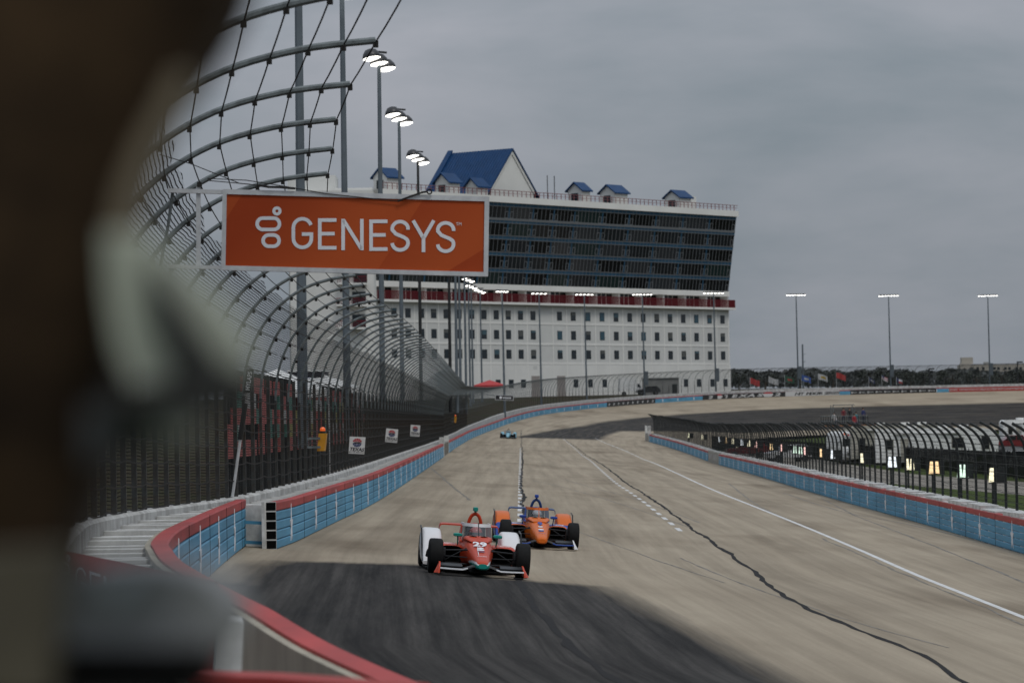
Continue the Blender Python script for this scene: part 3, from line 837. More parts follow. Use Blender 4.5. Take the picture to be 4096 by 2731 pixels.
def run_cables(parent, rows, fracs, r, m, origin, sag, sub=3, bowl=1):
    for f in fracs:
        mb = MB(); pr = prof_at(f); pts = []
        for i in range(len(rows)):
            p, n = rows[i]; q = p + n * (pr.x * kov(p.y) + .05) + Vector((0, 0, pr.y * kz(p.y))) - origin
            if i and sub > 1 and rows[i][0].y < 240:
                a = pts[-1]
                for k in range(1, sub):
                    t = k / sub; z = q.lerp(a, 1 - t); z.z -= sag * 4 * t * (1 - t); pts.append(z)
            pts.append(q)
        mb.tube(pts, r, 3, False); mb.build('cable', m, parent)
run_cables(tfence, allrows, fr_lo, .016, M['cable'], WP[0], .05, 4)
run_cables(tfence, allrows, fr_hi, .0105, M['cable'], WP[0], .015, 3)
# cable clamps on the nearer arched posts
cm_ = MB(); cm_.box(-.03, .03, -.03, .03, -.04, .035); CMM = cm_.mesh('cable_clamp', M['cable'])
for i, (p, n) in enumerate(straight_rows[:16]):
    for f in fr_hi:
        pr = prof_at(f); link('cable_clamp', CMM, tfence, frame(p + n * (pr.x * kov(p.y) + .04) + Vector((0, 0, pr.y * kz(p.y) - .035)) - WP[0], n, Vector((0, 0, 1)).cross(n), Vector((0, 0, 1))))
def fabric(parent, rows, f0, f1, n, m, origin, back, wav=.05, name='wire_mesh'):
    mb = MB(); uv = []; acc = 0; rr_ = random.Random(9)
    L_ = sum((b - a).length for a, b in zip(PROF, PROF[1:]))
    sub = []
    for i in range(len(rows) - 1):
        for k in range(2):
            t = k / 2; sub.append((rows[i][0].lerp(rows[i + 1][0], t), rows[i][1]))
    sub.append(rows[-1])
    for i, (p, nn_) in enumerate(sub):
        if i: acc += (p - sub[i - 1][0]).length
        for j in range(n + 1):
            f = f0 + (f1 - f0) * j / n + (rr_.uniform(-.012, .012) if j == n else 0); pr = prof_at(min(f, 1))
            q = p + nn_ * (pr.x * kov(p.y) + back + rr_.uniform(-wav, wav) * .5) + Vector((0, 0, pr.y * kz(p.y) + abs(back) * .3)) - origin
            mb.v.append(tuple(q)); uv.append((acc, f * L_))
    c = n + 1
    mb.f = [(i * c + k, i * c + k + 1, (i + 1) * c + k + 1, (i + 1) * c + k) for i in range(len(sub) - 1) for k in range(n)]
    mb.mi = [0] * len(mb.f); mb.uv = uv
    o = mb.build(name, m, parent); o['kind'] = 'stuff'; return o
fabric(tfence, [q for q in straight_rows if q[0].y < 105], .02, .72, 11, M['wire'], WP[0], -.09)
for k_, (y0_, y1_) in enumerate(((100, 145), (140, 200), (195, 280), (275, 440))): fabric(tfence, [q for q in straight_rows if y0_ <= q[0].y <= y1_], .02, .66, 10, M['wire_%d' % k_], WP[0], -.09)
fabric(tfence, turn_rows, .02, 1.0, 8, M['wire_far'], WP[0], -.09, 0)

# fence on the right: slimmer hooked posts
tfr = thing('catch_fence', 'long black fence of hooked posts on the right barrier', 'fence', Matrix.Translation(ipa[-1][0]))
HK = catmull([Vector(q) for q in ((0, .8, 0), (0, 1.8, 0), (.02, 2.75, 0), (.14, 3.25, 0), (.42, 3.62, 0), (.8, 3.86, 0))], 4)
mb = MB(); mb.tube([(p.x, 0, p.y) for p in HK], .048, 5); HM = mb.mesh('post', M['post_dark'], True)
rrows = []
rp = resample([p for p, n in iw], 2.8)
for i, p in enumerate(rp):
    n = inward(tangent(rp, i)); rrows.append((p, n))
    jz = random.uniform(-.04, .04); lean = random.uniform(-.015, .015)
    link('post', HM, tfr, frame(p - ipa[-1][0] + Vector((0, 0, jz)), n, Vector((0, 0, 1)).cross(n), Vector((lean, lean, 1))))
for h in [1.3 + .3 * k for k in range(8)]:
    mb = MB(); pts = []
    for i, (p, n) in enumerate(rrows):
        q = p - ipa[-1][0] + n * .05 + Vector((0, 0, h + random.uniform(-.02, .02)))
        pts.append(q)
    mb.tube(pts, .011, 3, False); mb.build('cable', M['post_dark'], tfr)
mb = MB(); uv = []; acc = 0
for i, (p, n) in enumerate(rrows):
    if i: acc += (p - rrows[i - 1][0]).length
    for h in (1.0, 3.0, 3.4, 3.8):
        q = p - ipa[-1][0] + n * (-.06 + max(0, h - 2.9) * .8) + Vector((0, 0, h)); mb.v.append(tuple(q)); uv.append((acc, h))
mb.f = [(i * 4 + k, i * 4 + k + 1, i * 4 + k + 5, i * 4 + k + 4) for i in range(len(rrows) - 1) for k in range(3)]
M['wire_right_far'] = wire_material('fence_wire_right_far', .15, .15, .030, .026, (.012, .013, .013))
mb.mi = [1 if rrows[i][0].y > 235 else 0 for i in range(len(rrows) - 1) for k in range(3)]; mb.uv = uv
o = mb.build('wire_mesh', [M['wire_right'], M['wire_right_far']], tfr); o['kind'] = 'stuff'

# back wire fence with a dark privacy screen inside the infield
tsc = thing('screen_fence', 'low dark screened fence standing behind the right catch fence', 'fence', (xinner(130) + 7, 130, zin(130)))
o0 = Vector((xinner(130) + 7, 130, zin(130)))
mb = MB(); uv = []; k = 0; y = 128.0; pm_ = MB(); pm_.tube([(0, 0, 0), (0, 0, 2.0)], .035, 5); pmm = pm_.mesh('post', M['post_dark'])
while y < 455:
    x = xinner(y) + 17.5 - max(0, y - 250) * .05; z = zin(y)
    mb.v += [(x - o0.x, y - o0.y, z - o0.z + .1), (x - o0.x, y - o0.y, z - o0.z + 1.85)]; uv += [(y, 0), (y, 1.75)]
    link('post', pmm, tsc, Matrix.Translation((x - o0.x, y - o0.y, z - o0.z))); k += 1; y += 3.2
mb.f = [(2 * i, 2 * i + 1, 2 * i + 3, 2 * i + 2) for i in range(k - 1)]; mb.mi = [0] * len(mb.f); mb.uv = uv
o = mb.build('screen_cloth', M['screen'], tsc)

# lit mirror lamps on short posts inside the right fence
LC = {'white': (.85, .93, 1.0), 'green': (.72, 1, .78), 'amber': (1, .62, .2), 'cream': (1, .9, .55), 'pink': (1, .5, .42)}
lampm = {k: mat('mirror_lamp_' + k, (.6, .6, .6), .3, emit=v, es=1.05) for k, v in LC.items()}
lx = [(3971, 'cream', 1), (3843, 'green', 2), (3730, 'amber', 2), (3632, 'cream', 2), (3563, 'white', 2), (3447, 'cream', 1), (3332, 'white', 1), (3286, 'amber', 1), (3222, 'pink', 1), (3203, 'green', 1),
      (3181, 'green', 1), (3126, 'pink', 1), (3086, 'amber', 1), (3026, 'pink', 1), (2997, 'cream', 1), (2968, 'white', 1), (2932, 'cream', 1), (2906, 'amber', 1), (2878, 'white', 1), (2810, 'cream', 1), (2752, 'green', 1), (2737, 'cream', 1)]
for k, (px, c_, npan) in enumerate(lx):
    # stands on the grass four and a half metres behind the wall
    lo_, hi_ = 60.0, 470.0
    for _ in range(40):
        mid = (lo_ + hi_) / 2; v = CM.inverted() @ Vector((xinner(mid) + 5.3, mid, .4)); xx = W / 2 + F * v.x / -v.z
        if xx > px: lo_ = mid
        else: hi_ = mid
    y = lo_; base = Vector((xinner(y) + 5.3, y, zin(y)))
    t = thing('track_lamp', '%s lit mirror lamp on a post behind the right fence, %s from the right' % (c_, ['nearest', '2nd', '3rd', '4th', '5th', '6th', '7th', '8th', '9th', '10th', '11th', '12th', '13th', '14th', '15th', '16th', '17th', '18th', '19th', '20th', '21st', '22nd'][k]), 'lamp', Matrix.Translation(base), 'mirror lamps behind the right fence')
    mb = MB(); mb.tube([(0, 0, 0), (0, 0, 1.7)], .06, 6); mb.build('post', M['post_dark'], t)
    mb = MB(); mb.box(-.12, .62, .02, .42, 1.5, 2.2); mb.build('housing', M['post_dark'], t)
    w = .26 if npan == 1 else .22
    for j in range(npan):
        x0 = -.17 + j * .27
        mb = MB(); mb.hexa([(x0 - .02, -.10, 1.56), (x0 + w + .02, -.10, 1.56), (x0 + w + .02, .015, 1.56), (x0 - .02, .015, 1.56), (x0 + .05, -.02, 2.18), (x0 + w - .03, -.02, 2.18), (x0 + w - .03, .015, 2.18), (x0 + .05, .015, 2.18)])
        mb.build('mirror', lampm[c_], t)


# ------------------------------------------------------------------ hanging sponsor board
def stroke(mb, pts, w, fn, closed=False, mi=0):
    """flat ribbon along a pen path; fn maps the drawing's (x, y) to a place"""
    pts = [Vector((p[0], p[1], 0)) for p in pts]; n = len(pts); vs = []
    for i, p in enumerate(pts):
        a = pts[(i - 1) % n] if (closed or i) else p; b = pts[(i + 1) % n] if (closed or i < n - 1) else p
        d0 = (p - a); d1 = (b - p)
        d0 = d0.normalized() if d0.length > 1e-6 else d1.normalized(); d1 = d1.normalized() if d1.length > 1e-6 else d0
        t = (d0 + d1); t = t.normalized() if t.length > 1e-6 else d1
        nrm = Vector((-t.y, t.x, 0)); k = 1 / max(.45, nrm.dot(Vector((-d1.y, d1.x, 0))))
        for s_ in (-1, 1): q = p + nrm * (s_ * w / 2 * k); vs.append(fn(q.x, q.y))
    m_ = n if closed else n - 1
    mb.add(vs, [(2 * i, 2 * i + 1, 2 * ((i + 1) % n) + 1, 2 * ((i + 1) % n)) for i in range(m_)], mi)
def arc(cx, cy, rx, ry, a0, a1, n=14):
    return [(cx + rx * math.cos(R(a0 + (a1 - a0) * k / n)), cy + ry * math.sin(R(a0 + (a1 - a0) * k / n))) for k in range(n + 1)]
def stadium(x0, x1, y0, y1):
    r_ = (y1 - y0) / 2; cy = (y0 + y1) / 2
    return arc(x0 + r_, cy, r_, r_, 90, 270) + arc(x1 - r_, cy, r_, r_, -90, 90)
def sponsor_glyphs():
    """the board's mark and word as pen paths, in the coordinates of an enlarged view of it"""
    g = []; w = 28; h_ = w / 2
    g.append(('mark', [(arc(603, 283, 24, 24, 0, 345, 24), True)], 24))
    g.append(('mark', [(stadium(434 + h_, 637 - h_, 325 + h_, 442 - h_), True)], w))
    g.append(('mark', [(stadium(481 + h_, 634 - h_, 457 + h_, 573 - h_), True)], w))
    def Gl(x0, x1, y0, y1):
        rx = (x1 - x0) / 2 - h_; cx = (x0 + x1) / 2; ry = rx
        top = arc(cx, y0 + h_ + ry, rx, ry, -18, -180); bot = arc(cx, y1 - h_ - ry, rx, ry, 180, 0)
        return [(top + bot + [(x1 - h_, (y0 + y1) / 2 + h_ - 6), (cx - 4, (y0 + y1) / 2 + h_ - 6)], False)]
    def El(x0, x1, y0, y1):
        ym = (y0 + y1) / 2
        return [([(x0 + h_, y0), (x0 + h_, y1)], False), ([(x0 + w, y0 + h_), (x1, y0 + h_)], False), ([(x0 + w, ym - 2), (x1 - 14, ym - 2)], False), ([(x0 + w, y1 - h_), (x1, y1 - h_)], False)]
    def Nl(x0, x1, y0, y1):
        return [([(x0 + h_, y0), (x0 + h_, y1)], False), ([(x1 - h_, y0), (x1 - h_, y1)], False), ([(x0 + h_ + 2, y0 + 8), (x1 - h_ - 2, y1 - 8)], False)]
    def Sl(x0, x1, y0, y1):
        rx = (x1 - x0) / 2 - h_; cx = (x0 + x1) / 2; hh = (y1 - y0); r1 = hh / 4 - h_ / 2
        a = arc(cx, y0 + h_ + r1, rx, r1, 8, -190, 18); b = arc(cx, y1 - h_ - r1, rx, r1, -28, 178, 18)
        return [(a + [(cx - rx * .55, y0 + hh * .44), (cx + rx * .5, y0 + hh * .55)] + b, False)]
    def Yl(x0, x1, y0, y1):
        cx = (x0 + x1) / 2; ym = y0 + (y1 - y0) * .56
        return [([(x0 + h_, y0), (cx, ym)], False), ([(x1 - h_, y0), (cx, ym)], False), ([(cx, ym - 12), (cx, y1)], False)]
    g += [('letter', Gl(718, 887, 330, 582), w), ('letter', El(925, 1070, 340, 585), w), ('letter', Nl(1108, 1283, 345, 590), w), ('letter', El(1327, 1470, 350, 595), w),
          ('letter', Sl(1493, 1645, 352, 602), w), ('letter', Yl(1657, 1847, 357, 605), w), ('letter', Sl(1850, 2002, 362, 612), w)]
    return g
GLY = sponsor_glyphs()
SZ = 43.0
tl, tr, bl, br = P(890, 757, SZ), P(1957, 787, SZ + .25), P(885, 1080, SZ), P(1952, 1106, SZ + .25)
ux = (tr - tl).normalized(); uz = (tl - bl).normalized(); un = uz.cross(ux).normalized()
if un.y > 0: un = -un
sb = thing('hanging_sign', 'orange sponsor board in a white frame hanging over the track', 'sign', Matrix.Translation(bl))
def SP(px, py, off=0.0):
    # a place on the board's face
    d = ray(px, py); o_ = Vector((0, 0, CZ)); t = (bl - o_).dot(un) / d.dot(un); return o_ + d * t + un * off - bl
def bar(mb, a, b, c, d, t0, t1):
    mb.hexa([SP(*a, t0), SP(*b, t0), SP(*c, t0), SP(*d, t0), SP(*a, t1), SP(*b, t1), SP(*c, t1), SP(*d, t1)])
OUT = [(890, 757), (1957, 787), (1952, 1106), (885, 1080)]; INN = [(907, 777), (1938, 806), (1934, 1088), (902, 1062)]
for k in range(4):
    mb = MB(); a, b = OUT[k], OUT[(k + 1) % 4]; c, d = INN[(k + 1) % 4], INN[k]
    bar(mb, a, b, c, d, -.10, .02); mb.build('frame_bar', M['alu'], sb)
mb = MB(); pp = [SP(*q, 0) for q in INN] + [SP(*q, -.08) for q in INN]; mb.add(pp, [(0, 1, 2, 3), (7, 6, 5, 4)])
mb.uv = [(q.dot(ux), q.dot(uz)) for q in pp]; panel = mb.build('panel', M['orange_panel'], sb)
zf = lambda x, y: SP(800 + x * .5102, 700 + y * .5102, .006)
for nm, paths, w in GLY:
    mb = MB()
    for pts, cl in paths: stroke(mb, pts, w, zf, cl)
    mb.build(nm, M['letter'], panel)
mmt = frame(bl + zf(2029, 396), ux, uz, un); text('TM', M['letter'], mmt, .04, panel, bold=.0, depth=.001, name='letter')
mb = MB(); bar(mb, (672, 753), (890, 760), (890, 776), (672, 770), -.08, 0); mb.build('arm', M['alu'], sb)
mb = MB(); bar(mb, (672, 1056), (887, 1063), (887, 1077), (672, 1071), -.08, 0); mb.build('arm', M['alu'], sb)
mb = MB(); bar(mb, (784, 745), (802, 746), (803, 1070), (785, 1069), -.09, -.03); mb.build('upright', M['alu'], sb)
mb = MB(); bar(mb, (788, 728), (806, 729), (806, 748), (788, 747), -.1, .01); mb.build('clamp', M['cable'], sb)
mb = MB(); mb.tube([SP(690, 770, -.05), SP(672, 900, -.1), SP(640, 1060, -.2)], .02, 6); mb.build('stay', M['galv'], sb)
# guy wire and turnbuckle strung to the board's top edge
gw = thing('guy_wire', 'thin guy wires with turnbuckles tied to the orange board', 'wire', Matrix.Translation(bl))
def wire(pts, r=.006, m='cable', nm='wire', off=.03): 
    mb = MB(); mb.tube([SP(*p, off) for p in pts], r, 5); return mb.build(nm, M[m], gw)
wire([(830, 723), (1000, 738), (1050, 748)]); wire([(830, 715), (985, 722), (1150, 748), (1300, 775), (1590, 806)]); wire([(640, 620), (760, 655), (960, 735), (1190, 756)])
wire([(1035, 742), (1075, 749), (1120, 750), (1180, 755)], .016, 'cable', 'turnbuckle', .04); wire([(1590, 806), (1640, 787), (1690, 770), (1705, 768)], .013, 'cable', 'turnbuckle', .04)
mb = MB(); mb.tube([SP(1717 + 9 * math.cos(a), 768 + 9 * math.sin(a), .05) for a in [k * math.pi / 6 for k in range(13)]], .010, 5, False); mb.build('eye_bolt', M['cable'], gw)

# ------------------------------------------------------------------ small signs and boxes on the left fence
def fence_y(px, dx=1.25):                       # how far along the left fence a photo column falls
    lo_, hi_ = 75.0, 330.0
    for _ in range(40):
        mid = (lo_ + hi_) / 2; v = CM.inverted() @ Vector((xconc(mid) + dx, mid, 2.0)); xx = W / 2 + F * v.x / -v.z
        if xx < px: lo_ = mid
        else: hi_ = mid
    return lo_
def small_sign(corners, dep, label):
    c = [P(a, b, dep) for a, b in corners]; o_ = c[3]
    ux = (c[1] - c[0]).normalized(); uz = (c[0] - c[3]).normalized(); n = ux.cross(uz).normalized(); n = n if n.y < 0 else -n
    t = thing('track_sign', label, 'sign', Matrix.Translation(o_), 'square white track signs on the left fence')
    wd_ = (c[1] - c[0]).length; ht = (c[0] - c[3]).length
    q = lambda u, v, o=0: ux * (u * wd_) + uz * (v * ht) + n * o
    mb = MB(); mb.hexa([q(0, 0, -.03), q(1, 0, -.03), q(1, 0, 0), q(0, 0, 0), q(0, 1, -.03), q(1, 1, -.03), q(1, 1, 0), q(0, 1, 0)]); bd = mb.build('board', M['sign_white'], t)
    for lo_, hi_, m, s in ((70, .42, 'sign_red', 1), (0, 0, 'sign_blue', -1)):
        mb = MB()
        for k in range(5):                       # five rays of a half disc, split by white lines
            for r0, r1 in ((.10, .185), (.20, .30)):
                a0, a1 = R(14 + k * 31), R(14 + k * 31 + 27); pts = []
                for a in (a0, (a0 + a1) / 2, a1): pts.append((r1 * math.cos(a), r1 * .92 * math.sin(a)))
                for a in (a1, a0): pts.append((r0 * math.cos(a), r0 * .92 * math.sin(a)))
                pts = [(x, max(y, .055)) for x, y in pts]
                mb.add([q(.5 + x, .655 + s * y * wd_ / ht, .004) for x, y in pts], [tuple(range(5))])
        o = mb.build('emblem_half', M[m], bd)
    mb = MB(); car_ = [(-.30, -.035), (-.22, .01), (-.05, .045), (.12, .045), (.27, .03), (.30, -.0), (.22, -.03), (.1, -.05), (-.16, -.05)]
    mb.add([q(.5 + x, .655 + y * wd_ / ht, .005) for x, y in car_], [tuple(range(len(car_)))]); mb.build('emblem_car', M['sign_black'], bd)
    z = ux.cross(uz)
    text('TEXAS', M['sign_black'], frame(o_ + q(.5, .17, .005), ux, uz, z), .20 * ht, bd, bold=.05, shear=.22, wscale=wd_ * .84 / (.20 * ht) / 3.7, depth=.002)
    text('MOTOR SPEEDWAY', M['sign_black'], frame(o_ + q(.5, .065, .005), ux, uz, z), .062 * ht, bd, bold=.03, shear=.2, wscale=wd_ * .86 / (.062 * ht) / 10.6, depth=.002)
    return t
small_sign([(1399, 1745), (1462, 1748), (1458, 1818), (1394, 1813)], fence_y(1430), 'square white TEXAS speedway sign, nearest and largest of three on the left fence')
small_sign([(1545, 1712), (1593, 1717), (1588, 1772), (1540, 1766)], fence_y(1567), 'square white TEXAS speedway sign, middle one of three on the left fence')
small_sign([(1643, 1698), (1681, 1701), (1678, 1747), (1640, 1743)], fence_y(1662), 'square white TEXAS speedway sign, farthest and smallest of three on the left fence')
def yellow_box(x0, x1, y0, y1, label):
    dep = fence_y((x0 + x1) / 2, 1.1); a = P(x0, y1, dep); b = P(x1, y1, dep); tp = P(x0, y0, dep); w = (b - a).length; h = (tp - a).length
    t = thing('beacon_box', label, 'beacon', Matrix.Translation(a))
    mb = MB(); mb.hexa([(0, -.2, 0), (w * .7, -.22, 0), (w * .8, .15, 0), (0, .15, 0), (w * .18, -.2, h), (w, -.22, h), (w, .15, h), (w * .12, .15, h)]); mb.build('box', M['yellow_box'], t)
    mb = MB(); mb.lathe([(.09 * w / .33, 0), (.09 * w / .33, .06), (.07 * w / .33, .09), (.01, .11)], (w * .55, 0, h + .06), (0, 0, 1), 10); mb.build('beacon_lens', M['amber'], t)
    mb = MB(); mb.lathe([(.10 * w / .33, 0), (.10 * w / .33, .06)], (w * .55, 0, h), (0, 0, 1), 10); mb.build('beacon_base', M['sign_black'], t)
    for z in (.22, .72):
        mb = MB(); mb.box(-.25, w * .35, -.24, -.21, h * z - .03, h * z + .03); mb.build('bracket', M['galv'], t)
yellow_box(1270, 1310, 1733, 1803, 'yellow signal box with amber beacon beside the nearest TEXAS sign')
yellow_box(1816, 1827, 1666, 1690, 'small distant yellow signal box high on the far end of the left fence')
# timing antenna mast
ad_ = 77.0
tm = thing('timing_mast', 'leaning grey timing mast with a black lettered top against the left fence', 'mast', Matrix.Translation(P(930, 1985, ad_)))
o_ = P(930, 1985, ad_)
mb = MB(); mb.tube([P(930, 1985, ad_) - o_, P(962, 1752, ad_) - o_], .035, 8); mb.build('pole', M['alu'], tm)
mb = MB(); mb.tube([P(960, 1758, ad_) - o_, P(982, 1612, ad_) - o_], .06, 8); mb.build('sleeve', M['sign_black'], tm)
a, b, c, d = [P(x, y, ad_) for x, y in ((968, 1560), (990, 1568), (1012, 1478), (988, 1470))]
a, b, c, d = [P(x, y, ad_) for x, y in ((972, 1572), (1002, 1572), (1016, 1475), (986, 1475))]
mb = MB(); back = Vector((0, .06, 0)); mb.hexa([a - o_, b - o_, b + back - o_, a + back - o_, d - o_, c - o_, c + back - o_, d + back - o_]); bd = mb.build('name_plate', M['sign_black'], tm)
uxx = (d - a).normalized(); uyy = -(b - a).normalized(); uyy = (uyy - uxx * uyy.dot(uxx)).normalized()
text('MYLAPS', M['letter'], frame((a + b + c + d) / 4 - uyy * .055 + Vector((0, -.012, 0)), uxx, uyy, uxx.cross(uyy)), .105, bd, bold=.02, depth=.002, wscale=.85)
# dark hanging board with a round mark at the far end of the left fence
vz = 330.0; c4 = [P(x, y, vz) for x, y in ((1981, 1578), (2055, 1581), (2054, 1602), (1980, 1599))]
t = thing('hanging_sign', 'small black board with white rim at the far end of the left fence', 'sign', Matrix.Translation(c4[3]))
q = [p - c4[3] for p in c4]; back = Vector((0, .1, 0))
mb = MB(); mb.hexa([q[3], q[2], q[2] + back, q[3] + back, q[0], q[1], q[1] + back, q[0] + back]); mb.build('rim', M['alu'], t)
s_ = lambda u, v, o=0.0: q[3].lerp(q[2], u).lerp(q[0].lerp(q[1], u), v) + Vector((0, -o, 0))
mb = MB(); mb.add([s_(.03, .1, .02), s_(.97, .1, .02), s_(.97, .9, .02), s_(.03, .9, .02)], [(0, 1, 2, 3)]); bd = mb.build('panel', M['sign_black'], t)
mb = MB(); mb.add([s_(.3 + .075 * math.cos(a), .5 + .27 * math.sin(a), .04) for a in [k * math.pi / 8 for k in range(16)]], [tuple(range(16))]); mb.build('mark', M['letter'], bd)
ux_ = (q[2] - q[3]).normalized()
text('vuse', M['letter'], frame(c4[3] + s_(.64, .33, .04), ux_, Vector((0, 0, 1)), Vector((0, -1, 0))), .22, bd, bold=.04, wscale=1.5)
mb = MB(); mb.tube([s_(0, .8) , s_(-.5, .95)], .03, 5); mb.build('arm', M['galv'], t)

# ------------------------------------------------------------------ floodlight masts
def lamp_head_mesh():
    mb = MB()
    mb.lathe([(.06, .5), (.3, .42), (.46, .2), (.52, 0), (.5, -.04)], (0, 0, 0), (0, .45, .9), 10, 0)
    mb.lathe([(.49, -.05), (.3, -.12), (.01, -.14)], (0, 0, 0), (0, .45, .9), 10, 1)
    return mb.mesh('lamp_head', [M['housing'], M['lamp']], True)
LHM = lamp_head_mesh()
def mast(label, base, top, r, m, nl, spread, yaw=0.0, big=1.0, lit=True, drop=0.0):
    t = thing('floodlight_mast', label, 'light mast', Matrix.Translation(base), 'floodlight masts round the track')
    h = top.z - base.z; lean = (top - base); lean.z = 0
    mb = MB(); mb.tube([(0, 0, -.5), (lean.x * .5, lean.y * .5, h * .5), (lean.x, lean.y, h)], [r, r * .8, r * .6], 8); mb.build('shaft', m, t)
    rz = Matrix.Rotation(yaw, 4, 'Z')
    if not lit: return t
    mb = MB(); d = rz @ Vector((spread, 0, 0)); c = Vector((lean.x, lean.y, h))
    mb.tube([c - d + Vector((0, 0, .35 * big)), c + d + Vector((0, 0, .35 * big))], .09, 4); mb.build('cross_arm', M['housing'], t)
    for k in range(nl):
        u = -1 + 2 * k / (nl - 1); link('lamp_head', LHM, t, Matrix.Translation(c + d * u - Vector((0, 0, drop * k))) @ rz @ Matrix.Rotation(.25, 4, 'X') @ Matrix.Scale(big, 4))
    return t
def outer_h(x, y): 
    return 3.2 if y < 400 else 8.0
ordn = ['nearest', 'second', 'third', 'fourth', 'fifth']
for k, (xb, lx_, ly) in enumerate([(1200, 1180, -560), (1379, 1366, -70), (1520, 1530, 235), (1600, 1612, 460), (1675, 1680, 625)]):
    u_ = (xb - 2048) + .0175 * 580; y = -8.6 * F / u_
    base = P(xb + 8, 1500, y); base.z = 2.6
    top = P(xb - (12 if k < 2 else 4), ly, y)
    mast('%s floodlight mast from the camera beyond the left fence' % ordn[k], base, top, [.24, .22, .22, .2, .2][k], M['pole'] if k != 4 else M['pole_black'], 3, .7, R(48), 1.25, drop=.3)
for k, (xb, ly, y, m) in enumerate([(1793, 900, 345, 'pole_black'), (1819, 930, 372, 'pole'), (1834, 960, 410, 'pole'), (1856, 1000, 455, 'pole'), (1873, 1115, 560, 'pole'), (1884, 1142, 590, 'pole'), (1920, 1160, 610, 'pole')]):
    base = P(xb + 8, 1540, y); base.z = 4.5; top = P(xb, ly, y)
    mast(['black mast crossing the pale building below the orange board', 'first slim grey mast left of the lamp cluster', 'second slim grey mast left of the lamp cluster', 'third slim grey mast left of the lamp cluster',
          'lit mast with the highest lamps just under the orange board', 'lit mast with the middle lamps of the stepped cluster', 'lit mast with the lowest lamps of the stepped cluster'][k], base, top, .2, M[m], 3, .9, R(48), .95, drop=.22)
for k, (xb, ly, nl, sp, yw) in enumerate([(2012, 1166, 4, 1.1, 50), (2160, 1174, 4, 1.4, 40), (2341, 1178, 5, 1.7, 30), (2573, 1178, 6, 1.9, 20), (2858, 1172, 6, 2.0, 15), (3188, 1180, 7, 1.9, 5), (3558, 1183, 7, 2.0, 0), (3955, 1183, 7, 2.0, -5)]):
    s_a = turn_at(xb); p, tg, n = turn_pt(s_a); y = p.y + 15
    base = P(xb + 6, 1570, y); base.z = p.z + 1.2; top = P(xb - 4, ly, y)
    mast(['floodlight mast left of the building centre, leftmost of the row along the turn', 'second mast of the row along the turn, before the building', 'third mast of the row along the turn, before the building', 'fourth mast of the row along the turn, before the building',
          'mast in front of the right end of the tall building', 'mast against open sky nearest the tall building', 'middle of the three masts against open sky', 'rightmost mast against open sky beside the hotel'][k], base, top, .2, M['pole'], nl, sp, R(yw), .62)
    if k > 2: 
        t = [o for o in col.objects if o.name.startswith('floodlight_mast')][-1]
        mb = MB(); mb.box(-.05, .75, -.3, .3, 2.6, 5.4); mb.build('control_box', M['pole'], t)

# ------------------------------------------------------------------ the tall building beyond the turn
ZR, ZL = 815.0, 741.0
A_ = P(2917, 1400, ZR); B_ = P(1900, 1400, ZL); A_.z = B_.z = 0
dv = (A_ - B_).normalized(); nv = Vector((dv.y, -dv.x, 0)); 
if nv.y > 0: nv = -nv
O_ = Vector((0, 0, CZ))
def FP(px, py, off=0.0):
    d = ray(px, py); t = (A_ + nv * off - O_).dot(nv) / d.dot(nv); return O_ + d * t
def fa(px, py=1400, off=0.0): return (FP(px, py, off) - A_).dot(dv)
BZ = 8.0
org = Vector((A_.x, A_.y, BZ))
def wp(a, z, off=0.0): return A_ + dv * a + nv * off + Vector((0, 0, z)) - org     # local to the building
aR, aL = 0.0, fa(1497)
z_slab = FP(2917, 1240).z; z_gb = FP(2917, 1168).z
LEAN = 2.8
z_gt = FP(2950, 868, LEAN).z; z_pt = FP(2950, 845, LEAN).z
print('building', aL, z_slab, z_gb, z_gt, z_pt)
bld = thing('tall_building', 'tall white building with leaning dark glass front and blue gables beyond the turn', 'building', Matrix.Translation(org))
def fbox(a0, a1, z0, z1, o0, o1, nm, m, mb=None):
    own = mb is None
    if own: mb = MB()
    p = [wp(a0, z0, o0), wp(a1, z0, o0), wp(a1, z0, o1), wp(a0, z0, o1), wp(a0, z1, o0), wp(a1, z1, o0), wp(a1, z1, o1), wp(a0, z1, o1)]
    mb.hexa(p)
    if own: return mb.build(nm, m, bld)
wall = fbox(aL, aR, BZ - 3, z_slab, -18, 0, 'wall', M['condo_grey'])
# raised joints that divide the wall into panels
vx = [1573, 1660, 1708, 1756, 1803, 1853, 1911, 1962, 2012, 2061, 2110, 2160, 2213, 2268, 2328, 2383, 2438, 2493, 2550, 2606, 2658, 2711, 2763, 2815, 2868]
for px in vx:
    a = fa(px); fbox(a - .16, a + .16, BZ - 3, z_slab - .3, -.02, .06, 'panel_joint', M['condo_trim'])
for zz in [FP(2900, y).z for y in (1308, 1384, 1456)]:
    fbox(aL, aR, zz - .2, zz + .2, -.02, .07, 'panel_joint', M['condo_trim'])
fbox(-.5, .06, BZ - 3, z_slab, -.05, .09, 'corner_trim', M['condo_trim'])
fbox(aL, aR + .4, BZ - 3, FP(2900, 1456).z - .22, -.01, .035, 'base_course', M['condo'])
